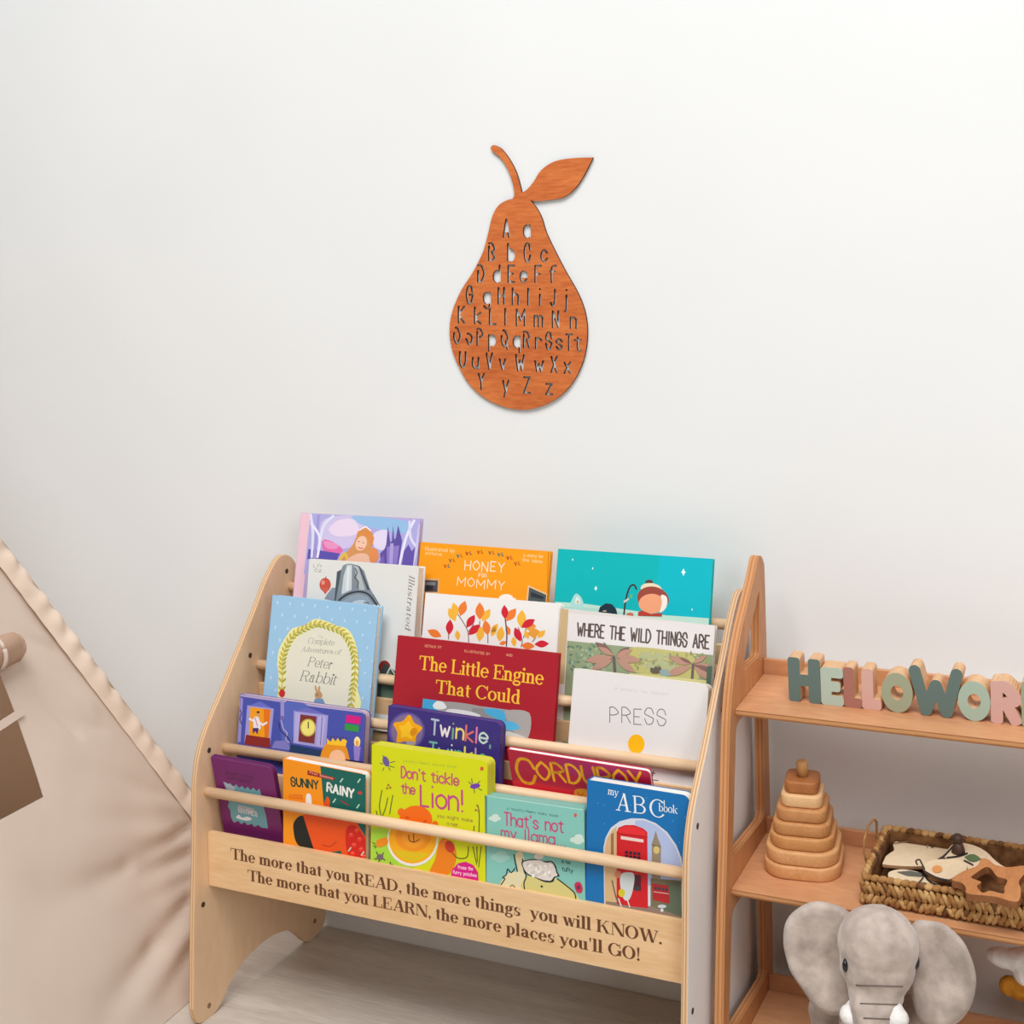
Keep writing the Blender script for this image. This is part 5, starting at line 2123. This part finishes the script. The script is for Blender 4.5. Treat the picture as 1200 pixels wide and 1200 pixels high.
for hit in (on_body(991, 1131, 0.0), bvh.ray_cast(Vector((0.2, P_(1076, 1134)[1] + 0.006, P_(1076, 1131)[2])), Vector((-1, 0, 0)))[0]):
    bm = bmesh.new()
    add_ball(bm, hit, (0.0040, 0.0070, 0.0085), 16)
    from_bm('eye', bm, EYE, el)
SEAM = mat('seam_thread', (112, 98, 90), 0.9)
for (y, x0, x1) in ((1154.5, 1003, 1058), (1176, 1008, 1058), (1193, 1012, 1051)):
    pts_ = [on_body(x0 + (x1 - x0) * k / 12, y + 1.5 * k / 12) for k in range(13)]
    pts_ = [q for q in pts_ if q]
    bm = bmesh.new()
    add_tube(bm, pts_, 0.0008, 6)
    from_bm('trunk_seam', bm, SEAM, el)

OCH = noisy('ochre_plush', (176, 116, 40), (142, 88, 26), 60, 0.9, 0.001, 0.05)
wt = thing('plush_toy', 'white plush toy with an ochre brown limb at the right end of the bottom shelf', 'plush toy', (1.195, -0.06, top_z(2, -0.06) + 0.002))
yW = -0.08


def Wp(px, py, dy=0.0):
    v = on_y((px, py), yW)
    return (v.x - 1.195, v.y + 0.06 + dy, v.z - wt.location.z)


blob('body', [(Wp(1178, 1123), (0.0250, 0.016, 0.0125), (0, 0.12, 0)), (Wp(1200, 1126), (0.026, 0.02, 0.016), (0, 0.1, 0)), (Wp(1206, 1140), (0.021, 0.022, 0.022), (0, 0, 0)),
              (Wp(1225, 1140), (0.030, 0.026, 0.030), (0, 0, 0)), ((0.035, 0.01, 0.07), (0.04, 0.034, 0.055), (0, 0, 0)), ((0.03, -0.01, 0.022), (0.046, 0.045, 0.022), (0, 0, 0))],
     WFUR, wt, 0.003, 5, 0.001, 120)
o = blob('limb', [(Wp(1184, 1150, -0.012), (0.0125, 0.014, 0.0125), (0, 0, 0)), (Wp(1196, 1155, -0.012), (0.0175, 0.014, 0.012), (0, 0.25, 0)), (Wp(1212, 1160, -0.010), (0.022, 0.016, 0.013), (0, 0.25, 0))],
         OCH, wt, 0.0022, 4, 0.0006, 150)
o['label'] = 'ochre brown rounded limb'

# ================================================================== PLAY TENT
CANV = noisy('beige_canvas', (236, 220, 205), (230, 212, 196), 6, 0.9, 0.00025, 0.1)


def translucent(m, k, col):
    N = m.node_tree.nodes
    out = [n for n in N if n.type == 'OUTPUT_MATERIAL'][0]
    tr = N.new('ShaderNodeBsdfTranslucent')
    tr.inputs[0].default_value = lin(col)
    mx = N.new('ShaderNodeMixShader')
    mx.inputs[0].default_value = k
    wire(m, N['Principled BSDF'].outputs[0], mx.inputs[1])
    wire(m, tr.outputs[0], mx.inputs[2])
    wire(m, mx.outputs[0], out.inputs[0])


translucent(CANV, 0.26, (226, 188, 156))
CANV2 = noisy('beige_canvas_casing', (228, 208, 190), (220, 198, 178), 8, 0.9, 0.00025, 0.1)
tent = thing('play_tent', 'beige canvas play tent with a rolled-up window flap, standing left of the book rack', 'tent', (-0.739, -0.618, 0))
TO = Vector((-0.739, -0.618, 0))
P1, P2 = Vector((-0.085, 0.060, 0)), Vector((0.03, -1.19, 0))
P3, P4 = Vector((-1.42, -1.25, 0)), Vector((-1.40, 0.03, 0))
AP = Vector((-0.739, -0.618, 1.544))
hem = (P2 - P1)
nface = (AP - P1).cross(hem).normalized()
if nface.x < 0:
    nface = -nface
axu = hem.normalized()
axv = nface.cross(axu)
if axv.z < 0:
    axv = -axv


def face_uv(px):
    d = ray(px)
    t = ((np.array(P1) - CAM) @ np.array(nface)) / (d @ np.array(nface))
    q = Vector(CAM + d * t) - P1
    return Vector((q.dot(axu), q.dot(axv)))


folds = []
for (a, b, w_, dp) in (((226, 968), (150, 1012), 0.010, -0.010), ((226, 1000), (120, 1045), 0.016, -0.012), ((150, 1015), (60, 1055), 0.020, -0.009),
                       ((226, 1030), (160, 1060), 0.012, -0.006), ((226, 1052), (180, 1110), 0.013, -0.013), ((182, 1108), (120, 1195), 0.018, -0.010),
                       ((226, 1085), (150, 1195), 0.016, 0.009), ((226, 1110), (190, 1180), 0.012, -0.006), ((90, 860), (40, 810), 0.010, -0.005), ((110, 830), (60, 790), 0.010, 0.004),
                       ((120, 855), (60, 835), 0.012, -0.004), ((70, 762), (10, 738), 0.007, -0.004), ((60, 745), (0, 720), 0.007, 0.003),
                       ((190, 930), (100, 900), 0.010, -0.003), ((224, 945), (100, 940), 0.012, 0.004), ((200, 975), (80, 985), 0.016, 0.005)):
    folds.append((face_uv(a), face_uv(b), w_, dp))


def crease(P):
    q = P - P1
    u, v = q.dot(axu), q.dot(axv)
    p = Vector((u, v))
    h_ = 0
    for a, b, w_, dp in folds:
        d = b - a
        t = max(0, min(1, (p - a).dot(d) / d.length_squared))
        fall = 1 - 0.75 * t
        r = (p - a - d * t).length / (w_ * (0.7 + 0.9 * t))
        h_ += dp * fall * math.exp(-r * r)
    h_ += noise.noise(Vector((u * 5, v * 4, 1))) * 0.006 + noise.noise(Vector((u * 14, v * 11, 4))) * 0.0022
    return h_


CASE = 0.039


def tri(s, t):
    return (P1 + hem * s) * (1 - t) + AP * t


bm = bmesh.new()
tb, tt = 0.2310, 0.372
NT = [12, 26, 14, 40]
tl_ = [0.0 + tb * k / 46 for k in range(46)] + [tb + (tt - tb) * k / 26 for k in range(26)] + [tt + (0.985 - tt) * k / 60 for k in range(61)]
tr_ = [t_ for t_ in tl_]


def sbreaks(t):
    c0 = 0.003
    wr = max(c0 + 0.02, 0.269 - 0.56 * (t - 0.234))
    wr = min(wr, 0.30)
    return [c0] + [wr] + [1 - wr] + [1 - c0]


cols_ = [30, 46, 30]
grid = []
for t in tl_:
    br = sbreaks(t)
    row = []
    for seg in range(3):
        for k in range(cols_[seg]):
            s = br[seg] + (br[seg + 1] - br[seg]) * k / cols_[seg]
            row.append((s, seg))
    row.append((br[3], 2))
    vr = []
    for s, seg in row:
        tt_ = t
        P_t = tri(s, tt_)
        amp = 1.0
        v = P_t + nface * (crease(P_t) * (0 if t < 0.002 else min(1, t / 0.03)))
        v.z = max(v.z, 0.001)
        vr.append(bm.verts.new(v - TO))
    grid.append(vr)
for i in range(len(tl_) - 1):
    for j in range(len(grid[0]) - 1):
        inwin = tb - 1e-6 <= tl_[i] < tt - 1e-6 and cols_[0] <= j < cols_[0] + cols_[1]
        if inwin:
            continue
        f = bm.faces.new((grid[i][j], grid[i][j + 1], grid[i + 1][j + 1], grid[i + 1][j]))
        f.smooth = True
o = from_bm('canvas_side', bm, CANV, tent)
o['label'] = 'side panel with an open window'


def plain_face(a, b, nm='canvas_side'):
    bm = bmesh.new()
    n = 24
    nn = (b - a).cross(AP - a).normalized()
    c_ = (a + b) / 2 - TO
    if nn.dot(c_) < 0:
        nn = -nn
    g = []
    for i in range(n + 1):
        t = 0.985 * i / n
        g.append([bm.verts.new((a.lerp(b, j / n)) * (1 - t) + AP * t - TO + nn * (noise.noise(Vector((i * .4, j * .4, a.x))) * 0.006 if 0 < j < n and i else 0)) for j in range(n + 1)])
    for i in range(n):
        for j in range(n):
            bm.faces.new((g[i][j], g[i][j + 1], g[i + 1][j + 1], g[i + 1][j])).smooth = True
    o = from_bm(nm, bm, CANV, tent)


plain_face(P1 + Vector((0, -0.006, 0)), P4 + Vector((0, -0.006, 0)))
plain_face(P2, P3)
plain_face(P3, P4)
# poles in gathered sleeves
POLE = wood('pole_wood', (214, 184, 146), (196, 164, 124), (1, 1, .2), 0.6, 20)
for n_, (Pa, sx) in enumerate(((P1, 1), (P2, 1), (P3, -1), (P4, -1))):
    d = (AP - Pa)
    bm = bmesh.new()
    add_tube(bm, [Pa - TO + Vector((-.004 * sx, 0, 0.008)), AP - TO - d * 0.01, AP - TO + d * 0.06], 0.011, 12)
    from_bm('pole', bm, POLE, tent)
    # sleeve: flattened tube with little gathers
    bm = bmesh.new()
    other = (P2 if n_ == 0 else P1 if n_ == 1 else P4 if n_ == 2 else P3)
    e1 = ((other - Pa) - d.normalized() * (other - Pa).dot(d.normalized())).normalized()
    e2 = d.normalized().cross(e1).normalized()
    if e2.dot(Pa - Vector((TO.x, TO.y, 0))) < 0:
        e2 = -e2
    rings = []
    NS, NA = 300, 22
    for i in range(NS + 1):
        t = 0.012 + 0.968 * i / NS
        c = Pa + d * t
        rg = []
        for k in range(NA):
            a = 2 * PI * k / NA
            x, y = math.cos(a), math.sin(a)
            gx = (0.0195 * x + 0.0195) if x > 0 else (0.0165 * x + 0.0195)
            gath = math.sin(i * 0.85 + x * 1.4 + 2.2 * noise.noise(Vector((i * .07, n_, 0)))) * 0.5 + noise.noise(Vector((i * .28, x * 1.2, y + n_ * 7)))
            yy = (0.0125 if x < 0.2 else 0.0125 * max(0.12, 1 - (x - 0.2) * 1.1)) * y
            yy += gath * 0.0038 * (1 if y > -0.2 else 0.3) * (1 - max(0, x) * 0.8)
            wob = noise.noise(Vector((i * .11, 5, n_))) * 0.0025
            rg.append(bm.verts.new(c + e1 * (gx - 0.012 + (wob if x < 0 else 0)) + e2 * (yy + 0.0045) - TO))
        rings.append(rg)
    for a_, b_ in zip(rings, rings[1:]):
        for k in range(NA):
            bm.faces.new((a_[k], a_[(k + 1) % NA], b_[(k + 1) % NA], b_[k])).smooth = True
    for v in bm.verts:
        v.co.z = max(v.co.z, 0.0005)
    from_bm('pole_sleeve', bm, CANV2, tent)
# rolled flap over the window, its tie and the cross strap
s0, s1 = 0.105, 0.895
tm = 0.366
ra, rb = tri(0.155, tm) + nface * 0.020, tri(0.85, tm) + nface * 0.020
bm = bmesh.new()
NS = 60
rings = []
for i in range(NS + 1):
    t = i / NS
    c = ra.lerp(rb, t)
    rr_ = 0.0215 + 0.0025 * math.sin(t * 21) + (0.0 if 0 < i < NS else -0.004)
    rg = []
    for k in range(28):
        a = 2 * PI * k / 28
        r_ = rr_ * (1 + 0.10 * math.sin(3 * a + t * 9) + 0.08 * noise.noise(Vector((math.cos(a) * 1.4, math.sin(a) * 1.4, t * 12))))
        rg.append(bm.verts.new(c + axv * (math.sin(a) * r_ * 1.05) + nface * (math.cos(a) * r_ * 0.8) - TO))
    rings.append(rg)
for a_, b_ in zip(rings, rings[1:]):
    for k in range(28):
        bm.faces.new((a_[k], a_[(k + 1) % 28], b_[(k + 1) % 28], b_[k])).smooth = True
bm.faces.new(rings[0])
bm.faces.new(rings[-1][::-1])
# spiral edge at the open end
for rr_ in (0.017, 0.012, 0.007):
    c = ra - TO - axu * 0.0012
    add_tube(bm, [c + axv * (math.sin(a) * rr_) + nface * (math.cos(a) * rr_ * .8) for a in [k * 2 * PI / 20 for k in range(21)]], 0.0013, 6)
from_bm('rolled_flap', bm, noisy('flap_canvas_shaded', (186, 154, 132), (176, 144, 122), 8, 0.9, 0.0003, 0.1), tent)  # canvas tinted darker: the shade on the roll is put into its colour
for s_ in (0.22, 0.78):
    bm = bmesh.new()
    c = tri(s_, tm) + nface * 0.020 - TO
    ring_ = [c + axv * (math.sin(a) * 0.0255) + nface * (math.cos(a) * 0.021) for a in [k * 2 * PI / 24 for k in range(25)]]
    add_tube(bm, ring_, 0.0035, 8)
    from_bm('flap_tie', bm, CANV, tent)
bm = bmesh.new()
q0, q1 = tri(0.215, 0.3085), tri(0.79, 0.2900)
for (off) in (0,):
    n = 30
    A__ = []
    for i in range(n + 1):
        t = i / n
        c = q0.lerp(q1, t) - axv * 0.010 * math.sin(PI * t) + nface * 0.003
        A__.append((bm.verts.new(c + axv * 0.0065 - TO), bm.verts.new(c - axv * 0.0065 - TO)))
    for a_, b_ in zip(A__, A__[1:]):
        bm.faces.new((a_[0], a_[1], b_[1], b_[0]))
o = from_bm('window_strap', bm, CANV, tent)
md = o.modifiers.new('thick', 'SOLIDIFY')
md.thickness = 0.0018
